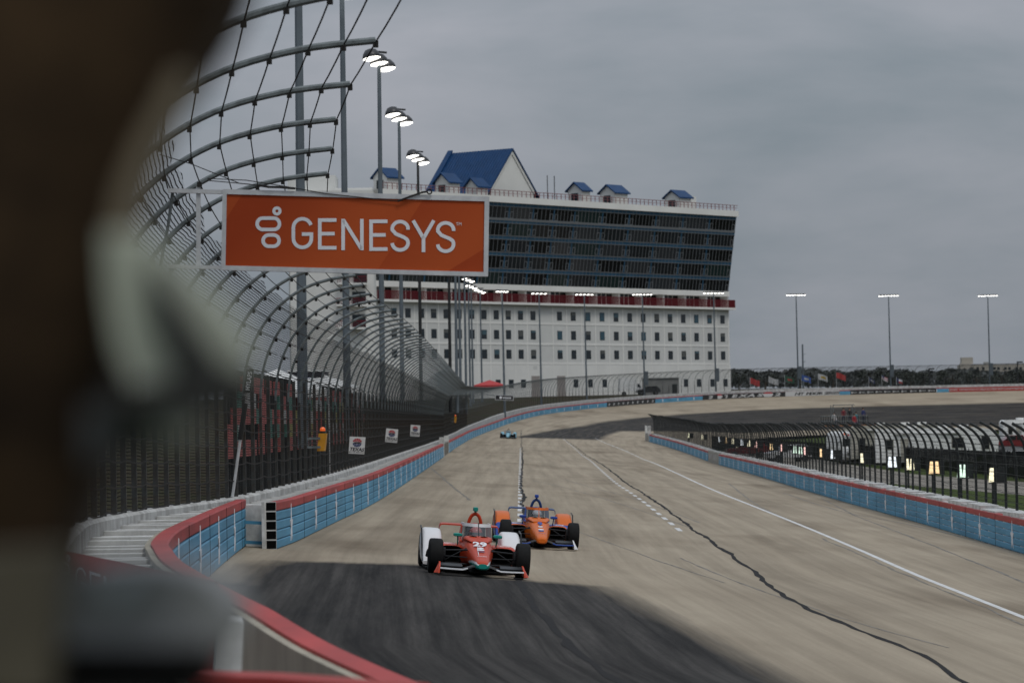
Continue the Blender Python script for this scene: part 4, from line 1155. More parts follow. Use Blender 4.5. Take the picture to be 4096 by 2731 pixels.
# windows of the lower storeys
cols_px = [1578, 1634, 1688, 1737, 1787, 1838, 1889, 1938, 1987, 2035, 2084, 2134, 2240, 2295, 2354, 2410, 2466, 2521, 2575, 2629, 2682, 2735, 2787, 2840, 2892]
rows_z = [(FP(2892, 1294).z, FP(2892, 1261).z), (FP(2892, 1366).z, FP(2892, 1333).z), (FP(2892, 1438).z, FP(2892, 1405).z)]
blue_at = {(1, 15), (1, 18), (1, 12), (0, 14), (0, 15), (0, 22), (0, 23)}
hw = .60 * (ZR / 560)
for ri, (z0, z1) in enumerate(rows_z):
    for ci, px in enumerate(cols_px):
        a = fa(px)
        w = bld_w = fbox(a - hw, a + hw, z0, z1, -.1, .05, 'window', M['post_dark'])
        mb = MB(); fbox(a - hw + .07, a + hw - .07, z0 + .07, z1 - .07, -.1, .07, '', None, mb); mb.build('pane', M['window_blue'] if (ri, ci) in blue_at else M['window'], w)
        rb = (ci * 7 + ri * 13) % 10
        if rb < 4:
            mb = MB(); fbox(a - hw + .1, a + hw - .1, z1 - (.5 + .28 * rb), z1 - .08, -.1, .085, '', None, mb); mb.build('blind', [mat('blind_teal', (.05, .10, .125), .5), mat('blind_grey', (.09, .095, .09), .6)][rb % 2], w)
z0, z1 = FP(2892, 1546).z, FP(2892, 1515).z
for px in (1990, 2042, 2091, 2301, 2359, 2416, 2688, 2741, 2793, 2847, 2899):
    a = fa(px); w = fbox(a - hw, a + hw, z0, z1, -.1, .05, 'window', M['mullion']); mb = MB(); fbox(a - hw + .07, a + hw - .07, z0 + .07, z1 - .07, -.1, .07, '', None, mb); mb.build('pane', M['window'], w)
for px in (2140, 2242):
    a = fa(px); fbox(a - 1.5, a + 1.5, BZ - 1, FP(2240, 1503).z, -.1, .05, 'loading_door', mat('loading_door', (.30, .27, .25), .7))
for px, py in ((2135, 1318), (2137, 1395), (2139, 1470), (2241, 1322), (2244, 1398)):
    a = fa(px); z = FP(px, py).z; fbox(a - .7, a + .7, z - .4, z + .4, -.05, .05, 'vent', M['condo_grey'])
# terrace
fbox(aL, aR + 1.2, z_slab, z_slab + .5, -18, 1.3, 'terrace_slab', M['condo_trim'])
fbox(aL, aR, z_slab + .5, z_gb - .2, -18, -2.2, 'terrace_wall', M['glass_dark'])
fbox(aL, aR + .2, z_gb - 1.1, z_gb + .1, -18, .25, 'fascia', M['condo_trim'])
ht_ = z_gb - z_slab
n_b = 15
for k in range(n_b + 1):
    a = aL + (aR - aL) * k / n_b
    fbox(a - .28, a + .28, z_slab + .5, z_gb - 1.0, -2.3, -.2, 'column', M['condo_trim'])
    if k < n_b:
        w_ = (aR - aL) / n_b
        for f in (.3, .5, .7): fbox(a + w_ * f - .09, a + w_ * f + .09, z_slab + .5, z_gb - 1.0, -2.3, -2.1, 'door_frame', M['condo_trim'])
        fbox(a + w_ * .3, a + w_ * .7, z_slab + .5 + ht_ * .45, z_slab + .62 + ht_ * .45, -2.3, -2.08, 'door_frame', M['condo_trim'])
mb = MB(); zt = z_slab + 2.35
fbox(aL, aR + 1.1, zt - .14, zt, 1.1, 1.25, '', None, mb); fbox(aR + 1.0, aR + 1.15, z_slab + .5, zt, -8, 1.2, '', None, mb)
a = aL
while a < aR + 1:
    fbox(a - .09, a + .09, z_slab + .5, zt - .14, 1.12, 1.22, '', None, mb); a += .42
mb.build('terrace_rail', M['rail_red'], bld)
# leaning glass front: five storeys
NF = 5; fh = (z_gt - z_gb) / NF
def lo(z): return LEAN * (z - z_gb) / (z_gt - z_gb)
def gpanel(a0, a1, z0, z1, o, nm, m, parent, th=.3):
    mb = MB(); p = [wp(a0, z0, lo(z0) + o - th), wp(a1, z0, lo(z0) + o - th), wp(a1, z0, lo(z0) + o), wp(a0, z0, lo(z0) + o), wp(a0, z1, lo(z1) + o - th), wp(a1, z1, lo(z1) + o - th), wp(a1, z1, lo(z1) + o), wp(a0, z1, lo(z1) + o)]
    mb.hexa(p); return mb.build(nm, m, parent)
core = MB(); pc = [wp(aL, z_gb, -18), wp(aR, z_gb, -18), wp(aR, z_gb, -.4), wp(aL, z_gb, -.4), wp(aL, z_pt, -18), wp(aR, z_pt, -18), wp(aR, z_pt, LEAN - .4), wp(aL, z_pt, LEAN - .4)]
core.hexa(pc); core.build('upper_wall', M['condo_grey'], bld)
bays = [1497, 1560, 1606, 1700, 1795, 1823, 1910, 2011, 2107, 2190, 2273, 2384, 2491, 2598, 2706, 2812, 2917]
ba = [fa(p) for p in bays]
tint = [M['glass_dark'], mat('glass_dark_green', (.012, .026, .026), .14, spec=.4), mat('glass_dark_grey', (.030, .034, .039), .12, spec=.45), mat('glass_black', (.005, .006, .007), .2, spec=.2)]
rg = random.Random(4)
for f in range(NF):
    z0 = z_gb + f * fh; zs = z0 + fh * .78; z1 = z0 + fh
    for i in range(len(ba) - 1):
        a0, a1 = ba[i], ba[i + 1]
        g = gpanel(a0, a1, z0, zs, 0, 'glass_bay', tint[0 if rg.random() < .35 else rg.choice([1, 2, 3, 3])], bld)
        n = max(2, round((a1 - a0) / 1.35))
        for k in range(1, n): 
            a = a0 + (a1 - a0) * k / n; gpanel(a - .045, a + .045, z0, z1, .07, 'mullion', M['mullion'], g, .08)
        if f % 1 == 0 and i > 5:                  # pairs of small opening lights beside each pier
            for a in (a0 + .35, a1 - 1.45):
                mb = MB()
                for (b0, b1, y0_, y1_) in ((0, 1.1, 0, .13), (0, 1.1, 1.35, 1.48), (0, .13, 0, 1.48), (.97, 1.1, 0, 1.48)):
                    zz0 = z0 + .25 + y0_; zz1 = z0 + .25 + y1_
                    p = [wp(a + b0, zz0, lo(zz0)), wp(a + b1, zz0, lo(zz0)), wp(a + b1, zz0, lo(zz0) + .12), wp(a + b0, zz0, lo(zz0) + .12), wp(a + b0, zz1, lo(zz1)), wp(a + b1, zz1, lo(zz1)), wp(a + b1, zz1, lo(zz1) + .12), wp(a + b0, zz1, lo(zz1) + .12)]
                    mb.hexa(p)
                mb.build('vent_frame', M['mullion'], g)
        gpanel(a0 - .2, a0 + .2, z0, z1, .06, 'pier', M['glass_blue'], bld, .2)
        sp_ = gpanel(a0, a1, zs, z1, .04, 'spandrel', M['glass_blue'], bld)
    gpanel(aL, aR, zs - .07, zs + .07, .1, 'transom', M['mullion'], bld, .12)
    gpanel(aL, aR, z1 - (.25 if f == 3 else .08), z1 + (.25 if f == 3 else .08), .12, 'transom', M['mullion'], bld, .15)
fbox(aL, aR + .3, z_gt, z_pt, -18, LEAN + .5, 'parapet', M['condo_trim'])
mb = MB(); zt = z_pt + 1.35
fbox(aL, aR + .2, zt - .12, zt, LEAN + .2, LEAN + .36, '', None, mb); fbox(aL, aR + .2, zt - .7, zt - .62, LEAN + .2, LEAN + .3, '', None, mb)
a = aL
while a < aR: fbox(a - .06, a + .06, z_pt, zt, LEAN + .2, LEAN + .32, '', None, mb); a += 1.55
mb.build('roof_rail', mat('rail_rose', (.24, .09, .09), .6), bld)
fbox(aL + 40, aR - 6, z_pt, z_pt + 1.8, -16, -15.6, 'roof_screen', M['condo_grey'])
def dormer(a0, a1, o0, o1, h, rise, door=True):
    hs = fbox(a0, a1, z_pt, z_pt + h, o0, o1, 'roof_house', M['condo'])
    om = (o0 + o1) / 2; mb = MB()
    for e in (a0, a1):
        pass
    mb.add([wp(a0, z_pt + h, o0), wp(a0, z_pt + h, o1), wp(a0, z_pt + h + rise, om), wp(a1, z_pt + h, o0), wp(a1, z_pt + h, o1), wp(a1, z_pt + h + rise, om)], [(0, 1, 2), (5, 4, 3), (0, 3, 4, 1)])
    mb.build('gable', M['condo'], hs)
    for s in (0, 1):
        oe = (o0 - .5) if s == 0 else (o1 + .5); zz = z_pt + h - .5 * rise / ((o1 - o0) / 2); mb = MB(); ex = .5
        p = [wp(a0 - ex, zz, oe), wp(a1 + ex, zz, oe), wp(a1 + ex, z_pt + h + rise, om), wp(a0 - ex, z_pt + h + rise, om)]
        up = Vector((0, 0, .3)); mb.hexa([p[0], p[1], p[2], p[3], p[0] + up, p[1] + up, p[2] + up, p[3] + up]); mb.build('roof', M['roof_blue'], hs)
    if door:
        mb = MB(); fbox(a0 - .06, a0 + .1, z_pt + .2, z_pt + h * .75, om - 1.0, om + .9, '', None, mb); mb.build('doorway', M['window'], hs)
ka = lambda px: fa(px, 800, LEAN)
dormer(ka(1575), ka(1632), -2.8, 1.0, 2.9, 1.7); dormer(ka(1822), ka(1866), -2.8, 1.0, 2.7, 1.7); dormer(ka(1942), ka(1983), -2.8, .6, 2.2, 1.6, False)
dormer(ka(2353), ka(2386), -3.0, 1.0, 2.8, 1.6); dormer(ka(2484), ka(2536), -3.2, 1.0, 2.8, 1.6); dormer(ka(2742), ka(2789), -3.2, 1.0, 2.7, 1.5)
fbox(ka(2793), ka(2830), z_pt, z_pt + 3.2, -3.5, -.5, 'roof_house', M['condo'])
# great gable
g0, g1 = fa(1961, 745, -3), fa(2134, 770, -3); zE = z_pt + 2.4; zA = FP(2043, 600, -3).z; gm = (g0 + g1) / 2; bk = -19.0
gr = fbox(g0, g1, z_pt, zE, bk, -3, 'great_gable_base', M['condo'])
mb = MB(); mb.add([wp(g0, zE, -3), wp(g1, zE, -3), wp(gm, zA, -3), wp(g0, zE, bk), wp(g1, zE, bk), wp(gm, zA, bk)], [(0, 1, 2), (5, 4, 3)]); mb.build('gable', M['condo'], gr)
mb = MB()
for e in (g0, g1):
    p = [wp(e, zE, -3), wp(gm, zA, -3)]; sgn = 1 if e == g0 else -1
    dn = Vector((0, 0, -.9)); f_ = nv * .25; mb.hexa([p[0] + dn, p[1] + dn, p[1] + dn + f_, p[0] + dn + f_, p[0], p[1], p[1] + f_, p[0] + f_])
mb.build('barge_board', M['condo_trim'], gr)
for e in (g0, g1):
    sgn = -1 if e == g0 else 1; slope = (zA - zE) / abs(gm - g0); ov = 1.6
    p = [wp(e + sgn * ov, zE - ov * slope, -2.5), wp(e + sgn * ov, zE - ov * slope, bk - 1), wp(gm, zA, bk - 1), wp(gm, zA, -2.5)]; up = Vector((0, 0, .35))
    mb = MB(); mb.hexa(p + [x + up for x in p]); rf = mb.build('roof', M['roof_blue'], gr)
    for k in range(22):                            # standing seams
        o = bk - 1 + (17.5) * (k + .5) / 22; mb = MB(); c_ = [wp(e + sgn * ov, zE - ov * slope + .35, o), wp(gm, zA + .35, o)]
        mb.tube(c_, .1, 4); mb.build('standing_seam', M['roof_blue'], rf)
p = [wp(g0 - 1.8, zE - 1.8 * slope, bk - 1.0), wp(gm, zA + .3, bk - 1.0)]
mb = MB(); w_ = nv * -1.4; up = Vector((0, 0, .7)); mb.hexa([p[0], p[1], p[1] + w_, p[0] + w_, p[0] + up, p[1] + up, p[1] + up + w_, p[0] + up + w_]); mb.build('roof_end_wall', M['roof_blue'], gr)
for px in (2190, 2218): 
    a = fa(px, 760, -8); mb = MB(); mb.tube([wp(a, z_pt, -8), wp(a, z_pt + 6.5, -8)], .1, 5); mb.build('antenna', M['post_dark'], bld)
# side wing
wz = 704.0
def wing(x0, x1, ytop, dep, th, nm, m):
    a, b = P(x0, 1400, dep), P(x1, 1400, dep); zt = P((x0 + x1) / 2, ytop, dep).z; mb = MB()
    lo_ = [Vector((a.x, a.y, BZ - 4)), Vector((b.x, b.y, BZ - 4)), Vector((b.x, b.y + th, BZ - 4)), Vector((a.x, a.y + th, BZ - 4))]
    q = [v - org for v in lo_] + [Vector((v.x, v.y, zt)) - org for v in lo_]; mb.hexa(q); return mb.build(nm, m, bld)
wing(1165, 1500, 762, wz, 20, 'side_wing', M['condo']); wing(1160, 1352, 702, wz + 6, 12, 'stair_tower', M['condo_grey']); wing(1350, 1500, 752, wz + 4, 12, 'side_parapet', M['condo_grey'])
for y_, x0 in ((1118, 1350), (1205, 1345), (1296, 1345), (1030, 1350)):
    a, b = P(x0, y_ + 12, wz - 2.5), P(1466, y_ + 14, wz - 2.5); mb = MB(); p0 = a - org; p1 = b - org
    mb.hexa([p0 + Vector((0, 0, -.35)), p1 + Vector((0, 0, -.35)), p1 + Vector((0, 3, -.35)), p0 + Vector((0, 3, -.35)), p0, p1, p1 + Vector((0, 3, 0)), p0 + Vector((0, 3, 0))]); bl_ = mb.build('balcony', M['condo_trim'], bld)
    mb = MB(); mb.box(p0.x, p1.x, p0.y - .05, p0.y + .05, p0.z + 1.15, p0.z + 1.3)
    x = p0.x
    while x < p1.x: mb.box(x - .06, x + .06, p0.y - .03, p0.y + .03, p0.z, p0.z + 1.2); x += .35
    mb.build('balcony_rail', M['rail_red'], bl_)
    mb = MB(); mb.box(p0.x + 3.2, p0.x + 6.0, p0.y + 2.4, p0.y + 2.6, p0.z, p0.z + 2.6); mb.build('balcony_door', M['window'], bl_)

# ------------------------------------------------------------------ race cars
def ring(y, a, b, zc, p=2.6, n=28, xo=0.0, flat=0.0):
    o = []
    for k in range(n):
        t = 2 * math.pi * k / n; c, s = math.cos(t), math.sin(t)
        x = a * math.copysign(abs(c) ** (2 / p), c); z = b * math.copysign(abs(s) ** (2 / p), s)
        if z > 0 and flat: x *= 1 - flat * (z / b)
        o.append(Vector((xo + x, y, zc + z)))
    return o
def tyre_mesh(rad, wid):
    mb = MB(); h = wid / 2
    pr = [(rad * .60, -h * .86), (rad * .70, -h * .98), (rad * .86, -h), (rad * .955, -h * .9), (rad * .99, -h * .72), (rad, -h * .3), (rad, h * .3), (rad * .99, h * .72), (rad * .955, h * .9), (rad * .86, h), (rad * .70, h * .98), (rad * .60, h * .86)]
    mb.lathe(pr, (0, 0, 0), (1, 0, 0), 32); me = mb.mesh('tyre', M['rubber'], True)
    mr = MB(); mr.lathe([(rad * .05, h * .5), (rad * .16, h * .62), (rad * .5, h * .55), (rad * .6, h * .9), (rad * .62, h * .88), (rad * .6, -h * .88), (rad * .1, -h * .6)], (0, 0, 0), (1, 0, 0), 24)
    return me, mr.mesh('rim', M['rim'], True)
TYF = tyre_mesh(.330, .265); TYR = tyre_mesh(.355, .37)
def paint(name, c, c2=None): return mat(name, c, .4, coat=.15, spec=.25)
def face_mats(o, mats, fn):
    me = o.data; me.materials.clear()
    for m in mats: me.materials.append(m)
    me.polygons.foreach_set('material_index', [fn(p.center) for p in me.polygons])
def race_car(label, loc, yaw, pal, number, detail=True, driver=None):
    n0 = Vector((surf(loc.x - .8, loc.y) - surf(loc.x + .8, loc.y), surf(loc.x, loc.y - 1.5) - surf(loc.x, loc.y + 1.5), 0))
    nz_ = Vector((n0.x / 1.6, n0.y / 3.0, 1)).normalized()
    yv = Vector((-math.sin(yaw), math.cos(yaw), 0)); xv = yv.cross(nz_).normalized(); yv = nz_.cross(xv)
    t = thing('race_car', label, 'race car', frame(loc, xv, yv, nz_))
    main, second, third, dark = pal['main'], pal['second'], pal['third'], M['carbon']
    S = lambda mb, nm, m, par=t, sm=True: (lambda o: (auto_smooth(o, 38) if sm else None, o)[1])(mb.build(nm, m, par))
    # tub and nose in one skin
    st = [(-1.16, .085, .045, .215), (-1.13, .115, .072, .22), (-1.05, .135, .092, .232), (-.85, .155, .115, .262), (-.6, .18, .14, .298), (-.35, .205, .165, .335), (-.1, .235, .195, .372), (.15, .265, .228, .405),
          (.38, .29, .262, .42), (.55, .305, .285, .415), (.8, .315, .30, .40), (1.2, .32, .30, .39), (1.7, .33, .30, .39), (2.2, .30, .28, .40), (2.8, .20, .22, .40), (3.35, .12, .15, .38)]
    fine = []
    for i in range(len(st) - 1):
        for k in range(6): fine.append(tuple(st[i][j] + (st[i + 1][j] - st[i][j]) * k / 6 for j in range(4)))
    fine.append(st[-1])
    mb = MB(); mb.loft([ring(y, a, b, z, 2.9, 56, 0, .12) for y, a, b, z in fine]); body = S(mb, 'body', main)
    face_mats(body, [main, second, third, pal.get('nose', main)], pal['body_fn'])
    # cowl rising to the screen, with the dark slot at its lip
    mb = MB(); mb.loft([ring(.12, .16, .02, .625, 2.4, 20, 0), ring(.3, .225, .045, .655, 2.4, 20), ring(.46, .265, .062, .675, 2.4, 20), ring(.62, .28, .06, .68, 2.4, 20)]); S(mb, 'cowl', main)
    for s in (-1, 1):
        mb = MB(); q = [(s * .02, .395, .70), (s * .05, .39, .722), (s * .11, .40, .728), (s * .185, .43, .708), (s * .17, .43, .695), (s * .10, .40, .70), (s * .05, .39, .698)]
        mb.add([Vector(v) + Vector((0, -.012, .012)) for v in q], [tuple(range(7))]); mb.build('cowl_slot_shade', M['black_hollow'], t)  # flat black patch paints the shade in the slot
    # engine cover and air box
    mb = MB(); mb.loft([ring(1.62, .13, .10, .80, 2.3, 20), ring(1.75, .165, .17, .79, 2.3, 20), ring(2.1, .16, .17, .75, 2.3, 20), ring(2.6, .12, .15, .66, 2.3, 20), ring(3.2, .05, .1, .56, 2.3, 20)]); S(mb, 'engine_cover', pal.get('cover', main))
    # cockpit tub sides up to the screen frame
    mb = MB(); pts_o = []; 
    def horse(z_, y_f, w, yb, n=22):
        o = []
        for k in range(n + 1):
            u = -1 + 2 * k / n; x = w * math.copysign(min(1, abs(u) * 1.55) ** .8, u) if abs(u) < .645 else w * math.copysign(1, u)
            if abs(u) <= .645: y = y_f + (1 - math.cos(abs(u) / .645 * math.pi / 2)) * .36
            else: y = y_f + .36 + (abs(u) - .645) / .355 * (yb - y_f - .36)
            o.append(Vector((x, y, z_)))
        return o
    low = horse(.675, .40, .285, 1.60); up_ = horse(.905, .60, .272, 1.66); top = horse(.965, .625, .268, 1.68)
    for i, v in enumerate(low):
        f = max(0, (v.y - .76) / .9); v.z = .675 + min(.06, f * .06)
    mb = MB(); mb.loft([low, up_], False, False, False); g = S(mb, 'screen', M['aeroscreen'])
    mb = MB(); inn = [Vector((v.x * .93, v.y + .025, v.z)) for v in up_]; int_ = [Vector((v.x * .93, v.y + .025, v.z)) for v in top]
    mb.loft([up_, top, int_, inn, up_], False, False, False); S(mb, 'screen_frame', pal['frame'])
    mb = MB(); lo2 = [Vector((v.x * 1.02, v.y - .006, v.z - .045)) for v in low]; lo3 = [Vector((v.x * 1.015, v.y - .004, v.z + .012)) for v in low]
    mb.loft([lo2, lo3], False, False, False); S(mb, 'screen_base', main)
    for s in (-1, 1):                                # painted side fairing behind the screen
        mb = MB(); x = s * .29
        mb.hexa([Vector(q) for q in ((x - .02 * s, 1.15, .60), (x + .02 * s, 1.15, .60), (x + .02 * s, 1.95, .58), (x - .02 * s, 1.95, .58), (x - .03 * s, 1.42, .93), (x - .005 * s, 1.42, .93), (x - .03 * s, 1.85, .90), (x - .06 * s, 1.85, .90))]); mb.build('screen_fairing', pal.get('cover', main), t)
    mb = MB(); mb.tube([(0, .392, .69), (0, .595, .90), (0, .62, .985)], .0085, 6); mb.build('centre_strut', M['carbon'] if not pal.get('strut') else pal['strut'], t)
    mb = MB(); mb.loft([ring(.62, .24, .02, .665, 2.2, 18), ring(1.5, .25, .02, .68, 2.2, 18)]); mb.build('cockpit_shade', M['black_hollow'], t)  # black slab painted as the shade inside the cockpit
    mb = MB(); mb.box(-.2, .2, 1.52, 1.6, .66, .9); mb.build('headrest', M['chassis_dark'], t)
    # roll hoop and camera pod
    mb = MB(); pa = [(-.125, 1.72, .86), (-.115, 1.70, .98), (-.075, 1.69, 1.085), (-.03, 1.685, 1.125), (0, 1.685, 1.132), (.03, 1.685, 1.125), (.075, 1.69, 1.085), (.115, 1.70, .98), (.125, 1.72, .86)]
    mb.tube([tuple(v) for v in catmull(pa, 3)], .034, 10); S(mb, 'roll_hoop', pal.get('hoop', main))
    mb = MB(); mb.tube([(0, 1.69, 1.13), (0, 1.69, 1.20)], .022, 8); mb.build('camera_stalk', pal['pod'], t)
    mb = MB(); mb.loft([ring(1.58, .036, .034, 1.225, 4, 16), ring(1.60, .046, .042, 1.225, 4, 16), ring(1.78, .046, .042, 1.225, 4, 16), ring(1.84, .03, .03, 1.22, 4, 16)]); S(mb, 'camera_pod', pal['pod'])
    for s in (-1, 1):
        # side pod with a recessed intake
        R_ = [(.70, .50, .235, .175, .345), (.74, .50, .255, .195, .345), (1.0, .52, .275, .215, .345), (1.5, .53, .285, .22, .335), (2.0, .50, .26, .21, .32), (2.5, .42, .19, .19, .30), (2.95, .30, .10, .16, .28)]
        rings = [ring(y, a, b, z, 3.4, 28, s * xo) for y, xo, a, b, z in R_]
        mouth = [ring(.70, .215, .155, .345, 3.2, 28, s * .50), ring(.95, .16, .11, .34, 3, 28, s * .47)]
        mb = MB(); mb.loft(rings, False, True); pod = S(mb, 'side_pod', main); face_mats(pod, [main, second], pal['pod_fn'])
        mb = MB(); mb.loft([rings[0]] + mouth, False, True); S(mb, 'intake', M['black_hollow'])
        # ramp ahead of the rear tyre
        prof = [(1.75, .09, .16), (1.95, .09, .34), (2.15, .09, .52), (2.33, .09, .66), (2.5, .10, .74), (2.72, .14, .78), (2.95, .30, .79)]
        rg_ = []
        for y, z0, z1 in prof:
            zc = (z0 + z1) / 2; rg_.append(ring(y, .185 + .02 * (y - 1.75), (z1 - z0) / 2, zc, 5, 24, s * (.775 + .005)))
        mb = MB(); mb.loft(rg_); rm = S(mb, 'wheel_ramp', pal['ramp']); face_mats(rm, [pal['ramp'], pal.get('ramp2', pal['ramp'])], pal.get('ramp_fn', lambda c: 0))
        mb = MB(); mb.tube([(s * .965, 1.9, .16), (s * .985, 2.2, .50), (s * .99, 2.5, .77), (s * .985, 2.95, .815)], .016, 6); mb.build('ramp_edge', M['carbon'], t)
        mb = MB(); mb.loft([ring(1.80, .10, .03, .15, 3, 16, s * .80), ring(1.86, .14, .10, .20, 3, 16, s * .79), ring(2.0, .14, .14, .26, 3, 16, s * .79)]); mb.build('ramp_cavity_shade', M['black_hollow'], t)  # solid black lump; the shade of a cavity put into its colour
        # wheels
        for (y, rad, me, xo) in ((0.0, .330, TYF, .835), (3.02, .355, TYR, .80)):
            w = thing_child('wheel', t, Matrix.Translation((s * xo, y, rad)) @ (Matrix.Rotation(math.pi, 4, 'Z') if s < 0 else Matrix.Identity(4)))
            link('tyre', me[0], w); link('rim', me[1], w)
        # suspension
        def rod(a, b, r=.013, nm='suspension_arm'):
            mb = MB(); mb.tube([a, b], r, 6); return mb.build(nm, M['carbon'], t)
        rod((s * .22, -.02, .47), (s * .73, 0, .44), .016); rod((s * .25, .38, .46), (s * .73, .02, .44), .014); rod((s * .2, -.05, .20), (s * .73, 0, .20), .016); rod((s * .25, .38, .20), (s * .73, .02, .20), .014)
        rod((s * .24, .08, .50), (s * .72, .02, .22), .012, 'push_rod'); rod((s * .22, -.12, .33), (s * .74, -.10, .34), .011, 'steering_arm')
        rod((s * .15, 3.0, .45), (s * .64, 3.02, .44), .018); rod((s * .15, 3.0, .20), (s * .64, 3.02, .2), .018)
        mb = MB(); mb.lathe([(.17, -.05), (.17, .05)], (s * .70, 0, .33), (1, 0, 0), 14); mb.build('brake_duct', M['chassis_dark'], t)
        # front wing half: stepped main plane, flap, end plate
        xs = [(.06, .205, .30), (.16, .19, .32), (.27, .145, .34), (.36, .118, .36), (.55, .118, .36), (.79, .125, .34)]
        mb = MB(); mb.loft([[Vector((s * x, -1.06, z)), Vector((s * x, -1.05, z + .022)), Vector((s * x, -1.06 + c, z + .035)), Vector((s * x, -1.06 + c, z + .012))] for x, z, c in xs]); mb.build('front_wing', M['carbon'], t)
        mb = MB(); mb.loft([[Vector((s * x, -1.068, z + .002)), Vector((s * x, -1.066, z + .022)), Vector((s * x, -1.045, z + .027)), Vector((s * x, -1.045, z + .0))] for x, z, c in xs[2:]]); mb.build('wing_stripe', pal['wing'], t)
        mb = MB(); mb.loft([[Vector((s * x, -.80, z + .05)), Vector((s * x, -.80, z + .06)), Vector((s * x, -.60, z + .105)), Vector((s * x, -.60, z + .095))] for x, z, c in xs[3:]]); mb.build('wing_flap', M['carbon'], t)
        mb = MB(); pl = [(-1.08, .045), (-1.06, .10), (-.96, .17), (-.80, .23), (-.66, .25), (-.6, .2), (-.58, .05)]
        aa = [Vector((s * (.80 + (z - .05) * -.15), y, z)) for y, z in pl]; bb = [v + Vector((s * .03, 0, 0)) for v in aa]
        mb.loft([aa, bb]); S(mb, 'end_plate', pal['plate'], sm=False)
        mb = MB(); pl2 = [(s * .80, -1.07, .05), (s * .90, -.92, .045), (s * .86, -.80, .11), (s * .80, -.72, .23), (s * .795, -.92, .17)]; mb.add([Vector(q) for q in pl2] + [Vector(q) + Vector((-s * .012, .015, 0)) for q in pl2], [(0, 1, 2, 3, 4), (9, 8, 7, 6, 5)] + [(i, 5 + i, 5 + (i + 1) % 5, (i + 1) % 5) for i in range(5)]); mb.build('end_plate_wing', pal['plate'], t)
        # mirror
        mb = MB(); mb.loft([ring(.60, .075, .022, .735, 3.5, 16, s * .385), ring(.62, .088, .034, .735, 3.5, 16, s * .385), ring(.70, .088, .034, .735, 3.5, 16, s * .385), ring(.73, .075, .026, .735, 3.5, 16, s * .385)]); mi = S(mb, 'mirror', pal['pod'])
        mb = MB(); mb.tube([(s * .385, .68, .71), (s * .37, .80, .52)], .014, 6); mb.build('mirror_stalk', pal['pod'], t)
        # rear wing: thin plane with drooping ends
    mb = MB(); zz = .865
    rw = [(-.60, zz - .11), (-.595, zz - .05), (-.57, zz - .01), (-.53, zz), (0, zz), (.53, zz), (.57, zz - .01), (.595, zz - .05), (.60, zz - .11)]
    mb.loft([[Vector((x, 3.15, z - .012)), Vector((x, 3.15, z + .012)), Vector((x, 3.42, z + .03)), Vector((x, 3.42, z + .005))] for x, z in rw]); S(mb, 'rear_wing', pal['rear'], sm=False)
    mb = MB(); mb.box(-.012, .012, 3.18, 3.36, .5, zz); mb.build('wing_pillar', M['carbon'], t)
    mb = MB(); mb.box(-.62, .62, .45, 3.1, .035, .06); mb.box(-.93, -.62, 1.3, 2.9, .035, .06); mb.box(.62, .93, 1.3, 2.9, .035, .06); mb.build('floor', M['chassis_dark'], t)
    mb = MB(); mb.box(-.32, .32, 2.9, 3.5, .10, .42); mb.build('gearbox', M['chassis_dark'], t)
    mb = MB(); mb.box(-.16, .16, -.5, .45, .06, .16); mb.build('keel', M['chassis_dark'], t)
    if number:
        y0, y1 = -.06, .06
        def nose_text(s_, y, z, hgt, m, ws=1.0, bold=.06, x=0.0):
            sl = math.atan2(.605 - .40, .12 + .62)
            yv_ = Vector((0, math.cos(sl), math.sin(sl))); xv_ = Vector((1, 0, 0))
            mm = parent_world(t) @ frame(Vector((x, y, z)), xv_, yv_, xv_.cross(yv_)); return text(s_, m, mm, hgt, body, bold=bold, wscale=ws, depth=.004)
        zt = lambda y: lerp_tab([(-1.05, .324), (-.85, .377), (-.6, .438), (-.35, .5), (-.1, .567), (.15, .633), (.38, .682)], y) + .006
        nose_text(number, -.19, zt(-.19) + .014, .27, pal['num'], pal.get('numw', 1.25), .055)
        nose_text('HONDA', -.86, zt(-.86) + .008, .035, pal['num'], 1.0, .02)
        # white lozenge and winged mark under the number
        mb = MB()
        def patch(cx, cy, w, h, m, nm='nose_badge', n=14):
            sl = math.atan2(.205, .74); mb = MB()
            mb.add([Vector((cx + w * math.cos(2 * math.pi * k / n), cy + h * math.sin(2 * math.pi * k / n) * math.cos(sl), zt(cy) + .007 + h * math.sin(2 * math.pi * k / n) * math.sin(sl))) for k in range(n)], [tuple(range(n))]); return mb.build(nm, m, body)
        patch(0, -.29, .06, .045, M['letter']); patch(0, -.52 if number == '9' else -.40, .07, .05, pal.get('badge', pal['num']))
        patch(0, -.64 if number == '9' else -.52, .075, .045, pal.get('badge2', pal['num']))
        patch(-.06, -.50, .007, .30, pal['num'], 'stripe') if number == '29' else None
        hp = [nose_text('firestone'.upper(), .70, .50, .001, pal['num'])] if False else None
        for s in (-1, 1):
            mm = parent_world(t) @ frame(Vector((s * .53, .735, .548)), Vector((1, 0, 0)), Vector((0, .5, .87)), Vector((0, -.87, .5))); text('FIRESTONE', M['letter'], mm, .032, t, bold=.02, wscale=1.0, depth=.003)
